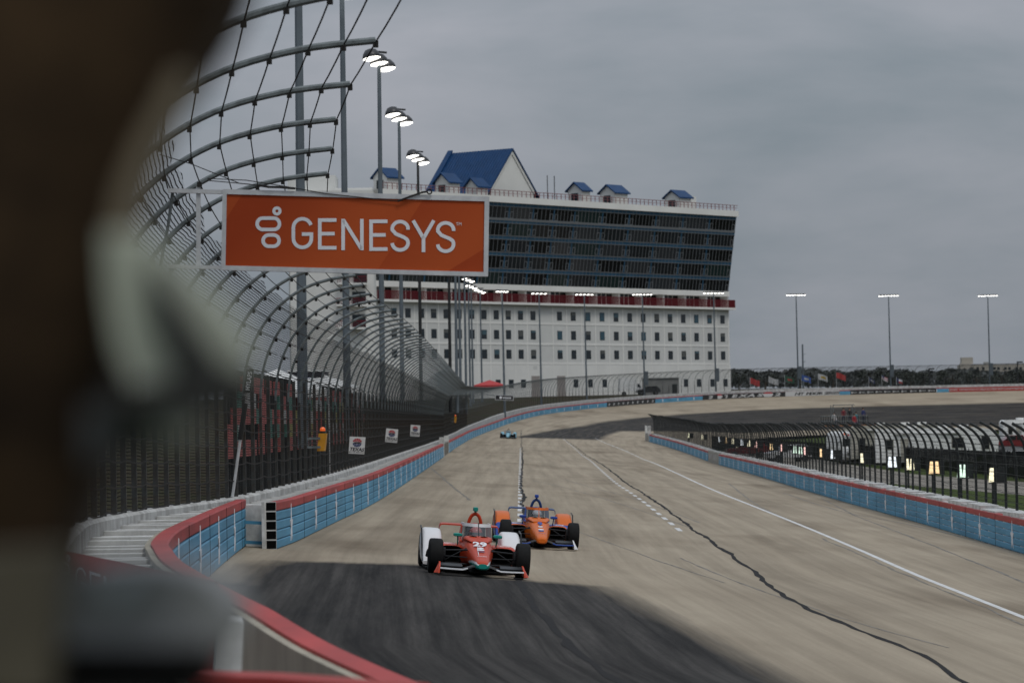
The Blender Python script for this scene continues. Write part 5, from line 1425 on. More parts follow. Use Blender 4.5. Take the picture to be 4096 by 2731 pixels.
    if driver:
        dt = thing('person', driver[0], 'person', frame(loc, xv, yv, nz_))
        mb = MB(); mb.loft([ring(1.28, .10, .08, .40, 2.2, 16), ring(1.30, .17, .12, .48, 2.2, 16)] ) if False else None
        sects = [(.30, .16, .11), (.42, .19, .12), (.53, .215, .115), (.585, .15, .09), (.62, .075, .07), (.66, .07, .075), (.72, .09, .10), (.80, .095, .11), (.86, .07, .085), (.885, .02, .03)]
        mb = MB(); mb.loft([[Vector((a * math.cos(2 * math.pi * k / 16), 1.30 + b * math.sin(2 * math.pi * k / 16), z)) for k in range(16)] for z, a, b in sects]); S(mb, 'body', driver[2], dt)
        hs = [(.655, .09, .10), (.69, .12, .135), (.74, .132, .15), (.80, .128, .145), (.85, .105, .12), (.885, .06, .07), (.9, .01, .01)]
        mb = MB(); mb.loft([[Vector((a * math.cos(2 * math.pi * k / 20), 1.27 + b * math.sin(2 * math.pi * k / 20), z)) for k in range(20)] for z, a, b in hs]); S(mb, 'helmet', driver[1], dt)
        mb = MB(); mb.loft([[Vector((.136 * math.cos(a), 1.27 + .153 * math.sin(a), z)) for a in [R(200 + 14 * k) for k in range(11)]] for z in (.735, .785)], False, False, False); mb.build('visor', M['auto_glass'], dt)
    return t
def thing_child(name, parent, mtx):
    o = bpy.data.objects.new(name, None); col.objects.link(o); o.parent = parent; o.matrix_local = mtx; o.empty_display_size = .1; return o
c_red = paint('paint_vermilion', (.50, .045, .010)); c_white = paint('paint_white', (.72, .72, .73)); c_teal = paint('paint_teal', (.012, .26, .215))
c_orange = paint('paint_orange', (.64, .13, .008)); c_blue = paint('paint_blue', (.020, .065, .32)); c_navy = paint('paint_navy', (.015, .05, .17)); c_ltblue = paint('paint_light_blue', (.20, .42, .52))
def bf29(c):
    if c.y > -.2: return 0
    zb = lerp_tab([(-1.16, .17), (-1.05, .14), (-.6, .158), (-.1, .177)], c.y); zt = lerp_tab([(-1.16, .26), (-1.05, .324), (-.6, .438), (-.1, .567)], c.y)
    k = (c.z - zb) / (zt - zb); t = (-.2 - c.y) / .95; lim = .18 + .42 * t
    return 2 if k < lim else (1 if k < lim + .08 + .16 * t else 0)
car1 = race_car('red and white open-wheel race car number 29 in front, with teal mirrors', G(1911, 2300), R(4.6),
    dict(main=c_red, second=c_white, third=c_teal, body_fn=bf29, pod_fn=lambda c: 0, frame=c_white, pod=c_teal, ramp=c_white, wing=c_white, plate=c_red, rear=c_red, hoop=c_red, num=M['letter'],
         badge=M['letter'], badge2=mat('badge_dark', (.2, .02, .06), .4), numw=.72), '29', driver=('driver in a bright red helmet behind the screen of car 29', mat('helmet_red', (.6, .05, .03), .3, coat=.5), mat('suit_grey', (.25, .25, .27), .8)))
rj = random.Random(2)
def jag(c, lim, amp): return c + amp * (abs((c * 37.7) % 1 - .5) - .25)
car2 = race_car('orange and blue open-wheel race car number 9 following behind car 29', G(2154, 2190), R(3.4),
    dict(main=c_orange, second=c_blue, third=c_blue, body_fn=lambda c: 0, pod_fn=lambda c: 1 if (c.z > .40 + .06 * math.sin(c.y * 23 + c.x * 31) and c.y > .72) else 0, frame=c_orange, pod=c_blue, ramp=c_orange, ramp2=c_blue,
         ramp_fn=lambda c: 1 if c.z < .52 + .07 * math.sin(c.x * 60) + .04 * math.sin(c.y * 47) else 0, wing=c_blue, plate=c_white, rear=c_navy, hoop=c_navy, cover=c_blue, num=c_blue, badge=M['letter'], badge2=c_blue, strut=c_orange, numw=.62), '9',
    driver=('driver in a white helmet behind the screen of car 9', mat('helmet_white', (.55, .55, .56), .3, coat=.5), MATS['suit_grey']))
car3 = race_car('small distant light blue race car coming out of the far turn', G(2031, 1753), R(-2),
    dict(main=c_ltblue, second=c_white, third=c_blue, body_fn=lambda c: 0, pod_fn=lambda c: 0, frame=c_ltblue, pod=mat('paint_dark_red', (.2, .02, .02), .4), ramp=c_ltblue, wing=M['carbon'], plate=M['carbon'], rear=M['carbon'], hoop=M['carbon'], num=c_white), None)

# ------------------------------------------------------------------ infield: trailers, cars, platform
def wheel_far(t, x, y, r, w=.24):
    mb = MB(); mb.lathe([(r * .5, -w / 2), (r, -w / 2), (r, w / 2), (r * .5, w / 2)], (x, y, r), (0, 1, 0), 16); mb.build('wheel', M['tyre_far'], t)
    mb = MB(); mb.lathe([(r * .1, -w / 2 - .01), (r * .52, -w / 2 - .01)], (x, y, r), (0, 1, 0), 12); mb.build('hub', M['chrome'], t)
def place_flat(px, dep, dz=0.0):
    p = P(px, 1700, dep); p.z = zin(dep) + dz; return p
def trailer(label, px, dep, length, hgt, yaw, m=None, front=True, cat='trailer', wid=2.5):
    p = place_flat(px, dep); t = thing('travel_trailer', label, cat, Matrix.Translation(p) @ Matrix.Rotation(yaw, 4, 'Z')); L2 = length / 2; m = m or M['rv_white']
    prof = [(-L2, .55), (-L2, hgt - .25), (-L2 + .25, hgt), (L2 - 1.7, hgt), (L2 - .35, hgt - .2), (L2, hgt - .8), (L2 - .1, 1.25), (L2 - 1.9, 1.2), (L2 - 2.2, .55)]
    mb = MB(); mb.loft([[Vector((x, -wid / 2, z)) for x, z in prof], [Vector((x, wid / 2, z)) for x, z in prof]]); o = mb.build('body', m, t)
    f = -wid / 2
    for x0, x1, z0, z1 in ((-.42, -.36, 1.7, 2.5), (-.12, -.05, 1.7, 2.5), (.12, .21, 1.75, 2.6), (.36, .42, 1.6, 2.7)):
        mb = MB(); mb.box(x0 * length - .06, x1 * length + .06, f - .03, f + .02, z0 - .06, z1 + .06); w = mb.build('window', M['rv_beige'], t)
        mb = MB(); mb.box(x0 * length, x1 * length, f - .045, f, z0, z1); mb.build('pane', M['auto_glass'], w)
    mb = MB(); mb.box(-.30 * length, -.235 * length, f - .04, f + .02, .7, 2.6); mb.build('door', M['rv_beige'], t)
    mb = MB(); mb.box(-.22 * length, .02 * length, f - .42, f, 1.0, 2.75); mb.build('slide_out', m, t)
    mb = MB(); mb.tube([(-.35 * length, f - .12, hgt - .42), (.18 * length, f - .12, hgt - .42)], .1, 8); mb.build('awning_roll', M['white_paint'], t)
    mb = MB(); mb.loft([[Vector((x, f - .02, z)) for x, z in ((-.1 * length, 1.9), (.34 * length, 1.05), (.34 * length, .9), (-.1 * length, 1.7))], [Vector((x, f - .01, z)) for x, z in ((-.1 * length, 1.9), (.34 * length, 1.05), (.34 * length, .9), (-.1 * length, 1.7))]]); mb.build('swoosh', mat('swoosh_grey', (.14, .14, .15), .5), t)
    for x in (-.18, -.09): wheel_far(t, x * length, f + .15, .38)
    for x in (-.2, .05, .22):
        mb = MB(); mb.box(x * length - .4, x * length + .4, -.5, .5, hgt, hgt + .26); mb.build('roof_unit', M['rv_white'], t)
    return t
trailer('long white travel trailer parked behind the right fence', 3745, 297, 10.6, 3.45, R(-4))
trailer('beige flat-roofed trailer peeking up behind the long white one', 3600, 326, 9.4, 3.7, R(-3), M['rv_beige'])
trailer('white trailer cut by the right edge beside the grass', 4130, 430, 8.0, 3.5, R(4))
def bus(label, px, dep, yaw):
    p = place_flat(px, dep); t = thing('bus', label, 'bus', Matrix.Translation(p) @ Matrix.Rotation(yaw, 4, 'Z')); w = 1.22
    mb = MB(); mb.loft([ring(0, w, 1.35, 1.75, 5, 24), ring(.12, w + .05, 1.42, 1.78, 5, 24), ring(9, w + .05, 1.42, 1.78, 5, 24)]); o = mb.build('body', M['rv_white'], t); auto_smooth(o)
    mb = MB(); mb.box(-1.0, -.05, -.05, .05, 1.75, 2.5); mb.build('windscreen', M['auto_glass'], t)
    mb = MB(); mb.box(.05, 1.0, -.05, .05, 1.75, 2.5); mb.build('windscreen', M['auto_glass'], t)
    mb = MB(); mb.loft([ring(-1.2, .85, .4, 1.0, 4, 20), ring(-1.1, .95, .5, 1.05, 4, 20), ring(.05, 1.0, .6, 1.1, 4, 20)]); o = mb.build('bonnet', M['rv_white'], t); auto_smooth(o)
    for s in (-1, 1):
        mb = MB(); mb.lathe([(.14, 0), (.14, .05), (.02, .06)], (s * .68, -1.2, 1.05), (0, -1, 0), 12); mb.build('headlight', M['chrome'], t)
        mb = MB(); mb.tube([(s * 1.2, -.1, 2.3), (s * 1.5, -.3, 2.1), (s * 1.5, -.3, 1.8)], .04, 5); mb.build('mirror', M['post_dark'], t)
        mb = MB(); mb.lathe([(.12, 0), (.1, .06)], (s * .75, -.02, 2.95), (0, -1, 0), 10); mb.build('marker_lamp', M['amber'], t)
    wheel_far(t, -.9, .6, .48); wheel_far(t, .9, .6, .48)
    mm = Matrix.Translation(p) @ Matrix.Rotation(yaw, 4, 'Z') @ frame(Vector((0, -.06, 2.72)), Vector((1, 0, 0)), Vector((0, 0, 1)), Vector((0, -1, 0)))
    mb = MB(); mb.box(-.65, .65, -.04, 0, 2.66, 2.98); mb.build('name_board', M['sign_white'], t)
    mb = MB(); 
    for k in range(5): mb.box(-.5 + k * .21, -.36 + k * .21, -.055, -.04, 2.74, 2.9)
    o = mb.build('name_print', M['sign_red'], t); o['kind'] = 'stuff'
    return t
bus('white bus facing the camera beside the long trailer', 3410, 330, R(3))
def car_far(name, label, cat, px, dep, yaw, m, pickup=False, dz=0, van=False):
    p = place_flat(px, dep, dz); t = thing(name, label, cat, Matrix.Translation(p) @ Matrix.Rotation(yaw, 4, 'Z')); w = .95
    if pickup: pr = [(-2.9, .55), (-2.9, 1.15), (-2.75, 1.2), (-1.35, 1.25), (-.55, 1.85), (1.0, 1.88), (1.3, 1.3), (2.85, 1.28), (2.9, .6)]
    else: pr = [(-2.4, .45), (-2.4, .95), (-2.2, 1.05), (-1.15, 1.15), (-.4, 1.72), (1.6, 1.78), (2.2, 1.25), (2.35, 1.1), (2.4, .5)]
    rings = []
    for f, ww in ((-1, w), (-.92, w + .06), (.92, w + .06), (1, w)):
        rings.append([Vector((x, f * w, z)) for x, z in pr])
    mb = MB(); mb.loft(rings); mb.build('body', m, t)
    for s in (-1, 1):
        y = s * (w + .012)
        q = [(-1.1, 1.22), (-.5, 1.7), (.2, 1.74), (.2, 1.24)] if not pickup else [(-1.2, 1.3), (-.55, 1.76), (.15, 1.78), (.15, 1.32)]
        mb = MB(); mb.add([Vector((x, y, z)) for x, z in q], [(0, 1, 2, 3)]); mb.build('window', M['auto_glass'], t)
        q = [(.28, 1.24), (.28, 1.74), (1.45, 1.7), (1.8, 1.25)] if not pickup else [(.25, 1.32), (.25, 1.78), (.9, 1.78), (1.05, 1.32)]
        mb = MB(); mb.add([Vector((x, y, z)) for x, z in q], [(0, 1, 2, 3)]); mb.build('window', M['auto_glass'], t)
        for x in (-1.55, 1.5) if not pickup else (-1.8, 1.8): wheel_far(t, x, s * (w - .08), .38)
        mb = MB(); mb.loft([ring(-.06, .1, .08, 1.25, 2.5, 10, -.75), ring(.06, .1, .08, 1.25, 2.5, 10, -.75)]) ; o = mb.build('mirror', m, t); o.location = (0, s * (w + .15), 0)
    mb = MB(); mb.add([Vector((x - .012, y, z + .01)) for x, y, z in ((-1.1, -.8, 1.18), (-1.1, .8, 1.18), (-.46, .7, 1.68), (-.46, -.7, 1.68))], [(0, 1, 2, 3)]); mb.build('windscreen', M['auto_glass'], t)
    for s in (-1, 1):
        mb = MB(); mb.box(pr[0][0] - .03, pr[0][0] + .05, s * .7 - .18, s * .7 + .18, .75, .92); mb.build('headlight', M['chrome'], t)
    return t
car_far('pickup_truck', 'dark red pickup truck parked on the grass at the right edge', 'pickup', 4050, 400, R(6), M['pickup_red'], True)
car_far('parked_car', 'white sport utility car parked behind the right fence', 'car', 4035, 262, R(-14), M['car_white'])
car_far('parked_car', 'white car half hidden behind the dense part of the right fence', 'car', 3150, 350, R(20), M['car_white'])
car_far('parked_car', 'dark red car seen through the far part of the right fence', 'car', 2985, 385, R(5), M['pickup_red'])
car_far('parked_car', 'silver car parked left of the viewing platform', 'car', 3060, 400, R(-5), mat('car_silver', (.35, .36, .37), .3, coat=.5))
# viewing platform on scaffold with people
pp = place_flat(3372, 352); t = thing('viewing_platform', 'timber and scaffold viewing platform with a frame above the bus', 'platform', Matrix.Translation(pp))
for x in (-1.1, 1.1):
    for y in (-1.2, 1.2):
        mb = MB(); mb.tube([(x, y, 0), (x, y, 5.75 if x < 0 or y > 0 else 5.4)], .04, 6); mb.build('scaffold_leg', M['galv'], t)
mb = MB(); mb.box(-2.0, 3.2, -1.5, 1.5, 3.55, 3.68); mb.build('deck', mat('deck_wood', (.30, .14, .07), .8, var=.3, scale=2), t)
for z in (4.1, 4.6): 
    mb = MB(); mb.tube([(-2.4, -1.4, z), (2.4, -1.4, z)], .035, 5); mb.build('guard_rail', M['galv'], t)
for k in range(21):
    mb = MB(); mb.box(-2.4 + k * .24, -2.34 + k * .24, -1.42, -1.38, 3.68, 4.6); mb.build('baluster', M['post_dark'], t)
mb = MB(); mb.tube([(-1.1, -1.2, 5.75), (1.1, -1.2, 5.75)], .04, 5); mb.build('top_bar', M['galv'], t)
def person(label, p, yaw, shirt, trousers, hair, sit=False):
    t = thing('person', label, 'person', Matrix.Translation(p) @ Matrix.Rotation(yaw, 4, 'Z'))
    me = bpy.data.meshes.new('body')
    hz = .92 if not sit else .5
    V = [(0, 0, hz), (0, 0, hz + .28), (0, 0, hz + .5), (0, -.01, hz + .6), (0, -.02, hz + .74),
         (.19, 0, hz + .47), (.25, -.03, hz + .2), (.2, -.2, hz + .08), (.17, -.28, hz + .1), (-.19, 0, hz + .47), (-.25, -.03, hz + .2), (-.2, -.2, hz + .08), (-.17, -.28, hz + .1)]
    if sit: V += [(.1, 0, hz - .02), (.12, -.42, hz), (.12, -.44, .06), (.12, -.6, .03), (-.1, 0, hz - .02), (-.12, -.42, hz), (-.12, -.44, .06), (-.12, -.6, .03)]
    else: V += [(.1, 0, hz - .08), (.11, -.02, .48), (.11, .02, .07), (.11, -.14, .03), (-.1, 0, hz - .08), (-.11, -.02, .48), (-.11, .02, .07), (-.11, -.14, .03)]
    E = [(0, 1), (1, 2), (2, 3), (3, 4), (2, 5), (5, 6), (6, 7), (7, 8), (2, 9), (9, 10), (10, 11), (11, 12), (0, 13), (13, 14), (14, 15), (15, 16), (0, 17), (17, 18), (18, 19), (19, 20)]
    RD = [.15, .14, .13, .055, .10, .065, .05, .04, .04, .065, .05, .04, .04, .10, .07, .05, .04, .10, .07, .05, .04]
    me.from_pydata([Vector(v) for v in V], E, []); me.materials.append(shirt); o = link('body', me, t)
    sk = o.modifiers.new('skin', 'SKIN'); 
    for i, r_ in enumerate(RD): me.skin_vertices[0].data[i].radius = (r_, r_ * .8)
    me.skin_vertices[0].data[0].use_root = True
    ss = o.modifiers.new('sub', 'SUBSURF'); ss.levels = 1; ss.render_levels = 1
    # trousers and head are coloured by their own skins
    dg = bpy.context.evaluated_depsgraph_get(); dg.update(); m2 = bpy.data.meshes.new_from_object(o.evaluated_get(dg)); o.modifiers.clear(); o.data = m2; m2.materials.clear()
    for m in (shirt, trousers, M['skin']): m2.materials.append(m)
    m2.polygons.foreach_set('material_index', [2 if q.center.z > hz + .56 or (abs(q.center.x) > .16 and q.center.y < -.2) else (1 if q.center.z < hz + .02 else 0) for q in m2.polygons]); m2.polygons.foreach_set('use_smooth', [True] * len(m2.polygons))
    mb = MB(); mb.lathe([(.105, 0), (.118, .05), (.10, .11), (.03, .145)], (0, .005, hz + .73), (0, .12, 1), 12); o2 = mb.build('hair', hair, t); auto_smooth(o2, 60)
    return t
cl = lambda n, c: mat('cloth_' + n, c, .85)
ppl = [('person in a white shirt at the left end of the viewing platform', -1.7, 'white', (.5, .5, .5)), ('person in a dark red top standing on the viewing platform', -.4, 'red', (.16, .02, .03)), ('person in black standing tallest on the viewing platform', .35, 'black', (.02, .02, .022)),
       ('person in a turquoise top on the viewing platform', 1.2, 'turquoise', (.03, .2, .24)), ('person in navy at the right end of the viewing platform', 2.1, 'navy', (.03, .04, .12))]
for k, (lb, x, n_, c_) in enumerate(ppl):
    person(lb, pp + Vector((x * .8 + .4, -.3 + .3 * (k % 2), 3.68)), R(random.uniform(-40, 40)), cl(n_, c_), cl('denim', (.04, .05, .08)), cl('hair', (.03, .02, .015)), sit=(k in (0, 3)))
person('person in a crimson top sitting right of the viewing platform', place_flat(3418, 345, 3.5), R(20), cl('crimson', (.28, .02, .03)), cl('denim', (.04, .05, .08)), cl('hair', (.03, .02, .015)), True)
mb = MB(); pz = place_flat(3418, 345); mb.box(-1.0, 1.6, -1, 1, 0, 3.45); rvx = mb
t = thing('camper_van', 'pale boxy camper under the seated person in crimson', 'camper', Matrix.Translation(pz)); mb.build('body', M['rv_beige'], t)
mb = MB(); mb.box(-.8, 1.4, -1.04, -.98, 2.2, 2.9); mb.build('window', M['auto_glass'], t)
for x in (-.6, 1.1): wheel_far(t, x, -.95, .35)

# ------------------------------------------------------------------ beyond the left fence
st_ = thing('panel_stand', 'low stand of coral, teal and yellow panels seen through the left fence', 'stand', (-9.6, 112, 2.2)); o0 = Vector((-9.6, 112, 2.2))
rs = random.Random(12); pcs = [mat('panel_coral', (.36, .10, .095), .8, var=.3, scale=2), mat('panel_teal', (.06, .17, .14), .8, var=.3, scale=2), mat('panel_yellow', (.26, .24, .08), .8, var=.3, scale=2), mat('panel_pale', (.42, .42, .42), .7), MATS['panel_coral']]
pmb = MB(); pmb.box(-.05, .05, -.95, .95, 0, .56); PMS = []
for m in pcs: PMS.append(pmb.mesh('panel', m))
for k in range(50):
    y = 113 + k * 2.05
    for j in range(5):
        if rs.random() < .38: continue
        c_ = 0 if rs.random() < .5 or j in (0, 4) else rs.choice([1, 1, 2, 3])
        link('panel', PMS[c_], st_, Matrix.Translation(Vector((-9.4 - (4 - j) * .0, y, 2.0 + j * .56)) - o0))
    mb = MB(); mb.box(-.08, .08, -.06, .06, -2, 3.4); o = mb.build('upright', M['post_dark'], st_); o.location = Vector((-9.55, y + 1.0, 1.6)) - o0
def canopy(label, px, py, dep, w, h, m, m2=None):
    p = P(px, py, dep); t = thing('canopy_tent', label, 'tent', Matrix.Translation((p.x, p.y, p.z - h))); 
    for x in (-w / 2, w / 2):
        for y in (-w / 2, w / 2): mb = MB(); mb.tube([(x, y, -1.2), (x, y, h - .9)], .05, 5); mb.build('leg', M['alu'], t)
    for k in range(4):
        a = Matrix.Rotation(k * math.pi / 2, 4, 'Z'); mb = MB(); e = w / 2 + .1
        q = [a @ Vector((-e, -e, h - .95)), a @ Vector((e, -e, h - .95)), Vector((0, 0, h))]; mb.add(q + [v + Vector((0, 0, .03)) for v in q], [(2, 1, 0), (3, 4, 5)])
        q = [a @ Vector((-e, -e, h - 1.25)), a @ Vector((e, -e, h - 1.25)), a @ Vector((e, -e, h - .95)), a @ Vector((-e, -e, h - .95))]; mb.add(q, [(0, 1, 2, 3)])
        mb.build('roof_panel', (m2 if m2 and k % 2 == 0 else m), t)
    return t
canopy('white canopy tent above the coral panels behind the left fence', 1110, 1478, 150, 4.2, 3.4, M['rv_white']); canopy('second white canopy tent farther along behind the left fence', 1265, 1490, 200, 5, 3.4, M['rv_white'])
canopy('small red and white canopy tent at the far end of the left fence', 1958, 1520, 600, 5.5, 3.6, M['rv_white'], mat('canopy_red', (.4, .03, .03), .7))
t = thing('merchandise_van', 'dark van with a blue side and white roof behind the left fence', 'van', Matrix.Translation(P(1225, 1545, 200) + Vector((0, 0, -.9))))
mb = MB(); mb.box(-1.0, 1.1, -.9, 4, .3, 1.75); mb.build('body', mat('van_black', (.02, .022, .03), .4), t)
mb = MB(); mb.box(-1.05, 1.15, -.95, 4.05, 1.75, 1.85); mb.build('roof', M['rv_white'], t)
mb = MB(); mb.box(-.8, .3, -.95, -.9, .7, 1.4); mb.build('blue_print', mat('van_blue', (.05, .09, .33), .5), t)
mb = MB(); mb.box(.45, .95, -.94, -.9, .8, 1.4); mb.build('window', M['auto_glass'], t)
for x in (-.9, 1.0): wheel_far(t, x, -.75, .35)

# vehicles and flags outside the turn
p = P(2520, 1560, 690); p.z = 7.6
t = thing('box_truck', 'white box truck parked behind the turn fence before the building', 'truck', Matrix.Translation(p) @ Matrix.Rotation(R(8), 4, 'Z'))
mb = MB(); mb.box(-2.2, 1.2, -1.1, 1.1, .9, 3.6); mb.build('cargo_box', M['rv_white'], t)
mb = MB(); mb.loft([[Vector((x, y, z)) for x, z in ((1.25, .6), (1.25, 2.5), (1.7, 2.5), (2.3, 1.65), (3.2, 1.45), (3.3, .6))] for y in (-1, 1)]); mb.build('cab', M['car_white'], t)
mb = MB(); mb.add([Vector((x, -1.02, z)) for x, z in ((1.4, 1.7), (1.4, 2.35), (1.68, 2.35), (2.15, 1.7))], [(0, 1, 2, 3)]); mb.build('window', M['auto_glass'], t)
for x in (-1.4, 2.5): wheel_far(t, x, -.95, .45)
car_far('parked_car', 'black car parked right of the white box truck', 'car', 2595, 688, R(10), mat('car_black', (.015, .015, .017), .3, coat=.5)).location.z = 7.7
p = P(2650, 1560, 700); p.z = 7.6; t = thing('storage_shed', 'long grey shed behind the turn fence right of the box truck', 'shed', Matrix.Translation(p))
mb = MB(); mb.box(-4, 3.4, 0, 3, 0, 3.6); mb.build('wall', mat('shed_grey', (.22, .22, .21), .8, var=.15, scale=.5), t); mb = MB(); mb.box(-4.3, 3.7, -.3, 3.3, 3.6, 3.8); mb.build('roof', M['condo_grey'], t)
mb = MB(); mb.box(2.0, 3.0, -.05, .02, 0, 2.3); mb.build('door', M['post_dark'], t)
FL = [(3000, 1510, 'red', (.42, .04, .04), None), (3075, 1506, 'white', (.5, .5, .5), None), (3138, 1500, 'dark green', (.03, .10, .06), (.40, .05, .04)), (3205, 1497, 'blue', (.05, .11, .36), (.5, .5, .5)), (3272, 1492, 'white and gold', (.5, .5, .5), (.5, .33, .03)),
      (3345, 1488, 'bright red', (.44, .045, .04), None), (3475, 1508, 'dark blue', (.03, .04, .10), (.5, .5, .5)), (3527, 1500, 'striped red and white', (.45, .1, .1), (.06, .07, .2)), (3585, 1509, 'dark blue, white and red', (.04, .05, .14), (.42, .05, .05))]
for k, (px, py, nm, c1, c2) in enumerate(FL):
    sa = turn_at(px); pt, tg, n = turn_pt(sa); dep = pt.y + 26; tp = P(px, py, dep); 
    t = thing('flag', '%s flag flying beyond the far turn, %s from the left' % (nm, ['first', 'second', 'third', 'fourth', 'fifth', 'sixth', 'seventh', 'eighth', 'ninth'][k]), 'flag', Matrix.Translation((tp.x, tp.y, pt.z + 1)), 'flags beyond the far turn')
    hh = tp.z - pt.z - 1; mb = MB(); mb.tube([(0, 0, 0), (0, 0, hh + .1)], .05, 5); mb.build('pole', M['alu'], t)
    fw, fh_ = (2.1, 1.3) if k < 6 else (1.4, .9); mb = MB(); nx, nz_ = 10, 6
    for i in range(nx + 1):
        for j in range(nz_ + 1):
            u = i / nx; mb.v.append((u * fw, .16 * math.sin(u * 9 + k), hh - (j / nz_) * fh_ - u * .75 + .06 * math.sin(u * 7 + k)))
    mb.f = [(i * (nz_ + 1) + j, (i + 1) * (nz_ + 1) + j, (i + 1) * (nz_ + 1) + j + 1, i * (nz_ + 1) + j + 1) for i in range(nx) for j in range(nz_)]
    mb.mi = [1 if (c2 and (3 <= i <= 7) and (2 <= j <= 3)) else 0 for i in range(nx) for j in range(nz_)]
    if 'striped' in nm: mb.mi = [1 if (i < 4 and j < 3) else (0 if j % 2 == 0 else 2) for i in range(nx) for j in range(nz_)]
    if nm.startswith('dark blue, white'): mb.mi = [0 if i < 4 else (2 if j < 3 else 1) for i in range(nx) for j in range(nz_)]
    o = mb.build('cloth', [mat('flag_%d' % k, c1, .8), mat('flag_b%d' % k, c2 or c1, .8), M['letter']], t, True)
# utility pole and street lamps
p = P(3213, 1540, 1000); p.z = 10; tp = P(3210, 1377, 1000); t = thing('utility_pole', 'tall thin utility pole right of the lone floodlight mast', 'pole', Matrix.Translation(p)); h = tp.z - p.z
mb = MB(); mb.tube([(0, 0, 0), (0, 0, h)], [.32, .22], 6); mb.build('shaft', M['pole'], t)
for f in (.48, .62, .78):
    mb = MB(); mb.tube([(0, 0, h * f), (.9, 0, h * f + .3)], .08, 4); mb.build('bracket', M['pole'], t)
for k, (px, py, dep) in enumerate([(3382, 1498, 900), (3718, 1476, 900), (4072, 1449, 900)]):
    p = P(px, 1545, dep); tp = P(px, py, dep); t = thing('street_lamp', ['short dark street lamp right of the bright red flag', 'dark street lamp among the bushes left of the hotel', 'dark street lamp in front of the hotel'][k], 'street lamp', Matrix.Translation(p)); h = tp.z - p.z
    mb = MB(); mb.tube([(0, 0, -4), (0, 0, h)], .16, 6); mb.build('shaft', M['pole_black'], t); mb = MB(); mb.box(-.2, 1.3, -.3, .3, h - .1, h + .25); mb.build('lamp_head', M['pole_black'], t)
# hotel far away
hz = 2600.0; a, b = P(3842, 1500, hz), P(4330, 1500, hz - 60); base_z = 24.0
def hotel_box(t, x0, x1, y0, y1, dep, th, nm, m, o):
    q0, q1 = P(x0, y1, dep), P(x1, y1, dep); zt = P(x0, y0, dep).z; zb = q0.z
    mb = MB(); mb.box(q0.x - o.x, q1.x - o.x, 0, th, zb - o.z, zt - o.z); return mb.build(nm, m, t)
oh = P(3842, 1545, hz); M['hotel'] = mat('hotel_wall', (.40, .37, .32), .85, var=.06, scale=.02)
t = thing('hotel', 'pale tan hotel with square corner tower on the far right skyline', 'building', Matrix.Translation((oh.x, oh.y, oh.z)))
def hb(x0, x1, y0, y1, off, th, nm, m, par=None):
    d_ = hz; q0, q1 = P(x0, y1, d_), P(x1, y1, d_); zt = P((x0 + x1) / 2, y0, d_).z
    mb = MB(); mb.box(q0.x - oh.x, q1.x - oh.x, off, off + th, q0.z - oh.z, zt - oh.z); return mb.build(nm, m, par or t)
hb(3842, 4330, 1455, 1560, 0, 16, 'wall', M['hotel']); hb(3848, 3893, 1429, 1456, 1, 9, 'tower', M['hotel']); hb(3842, 3882, 1452, 1560, -1.2, 4, 'corner_bay', M['hotel']); hb(3940, 3962, 1447, 1456, 3, 6, 'roof_unit', MATS['shed_grey']); hb(3882, 4330, 1452, 1456, -.4, 17, 'cornice', M['condo_trim'])
for x in (3888, 3911, 3933, 3978, 3994, 4022, 4038, 4067, 4083, 4110, 4126):
    for r_ in range(5): hb(x - 5, x + 5, 1468 + r_ * 15, 1478 + r_ * 15, -.25, .4, 'window', M['window'])
# trees and bushes beyond the turn
def leaf_quad(mb, c, s, rnd_):
    a = Vector((rnd_.gauss(0, 1), rnd_.gauss(0, 1), rnd_.gauss(0, 1))).normalized(); b = a.orthogonal().normalized(); c2 = a.cross(b)
    mb.add([c + b * s, c + c2 * s * .7, c - b * s, c - c2 * s * .7], [(0, 1, 2, 3)])
def tree(label, px, dep, ybase, ytop, wpx, seed, n=420):
    rnd_ = random.Random(seed); p = P(px, ybase, dep); tp = P(px, ytop, dep); h = tp.z - p.z; w = wpx * dep / F / 2
    t = thing('tree', label, 'tree', Matrix.Translation(p), 'trees beyond the far turn')
    mb = MB(); mb.tube([(0, 0, -3), (.05 * w, 0, h * .35), (0, .05 * w, h * .7)], [w * .08, w * .06, w * .02], 6)
    for k in range(5):
        a = k * 1.26 + rnd_.random(); mb.tube([(0, 0, h * (.2 + .08 * k)), (w * .5 * math.cos(a), w * .5 * math.sin(a), h * (.45 + .08 * k))], [w * .04, w * .012], 4)
    mb.build('trunk', M['bark'], t)
    mb = MB(); cl_ = [(rnd_.uniform(-.75, .75) * w, rnd_.uniform(-.6, .6) * w, rnd_.uniform(.18, .85) * h, rnd_.uniform(.22, .45)) for k in range(16)]
    for k in range(n):
        cx, cy, cz, r_ = cl_[k % 16]; v = Vector((rnd_.gauss(0, 1), rnd_.gauss(0, 1), rnd_.gauss(0, .8)));  v = v.normalized() * (rnd_.random() ** .45)
        leaf_quad(mb, Vector((cx, cy, cz)) + Vector((v.x * w * r_, v.y * w * r_, v.z * h * r_ * .6)), max(w, h) * rnd_.uniform(.05, .1), rnd_)
    mb.build('crown', M['leaf'], t); return t
TR = [(3060, 1200, 1545, 1497, 120), (3330, 1150, 1545, 1478, 130), (3480, 1150, 1545, 1476, 120), (3570, 1180, 1545, 1482, 110), (3640, 1150, 1545, 1478, 110), (3690, 1120, 1545, 1484, 100), (3810, 1120, 1545, 1478, 150), (3905, 1150, 1545, 1485, 110), (4005, 1100, 1545, 1470, 140), (4080, 1150, 1545, 1476, 120), (2955, 1250, 1545, 1490, 90), (3200, 1250, 1545, 1484, 140)]
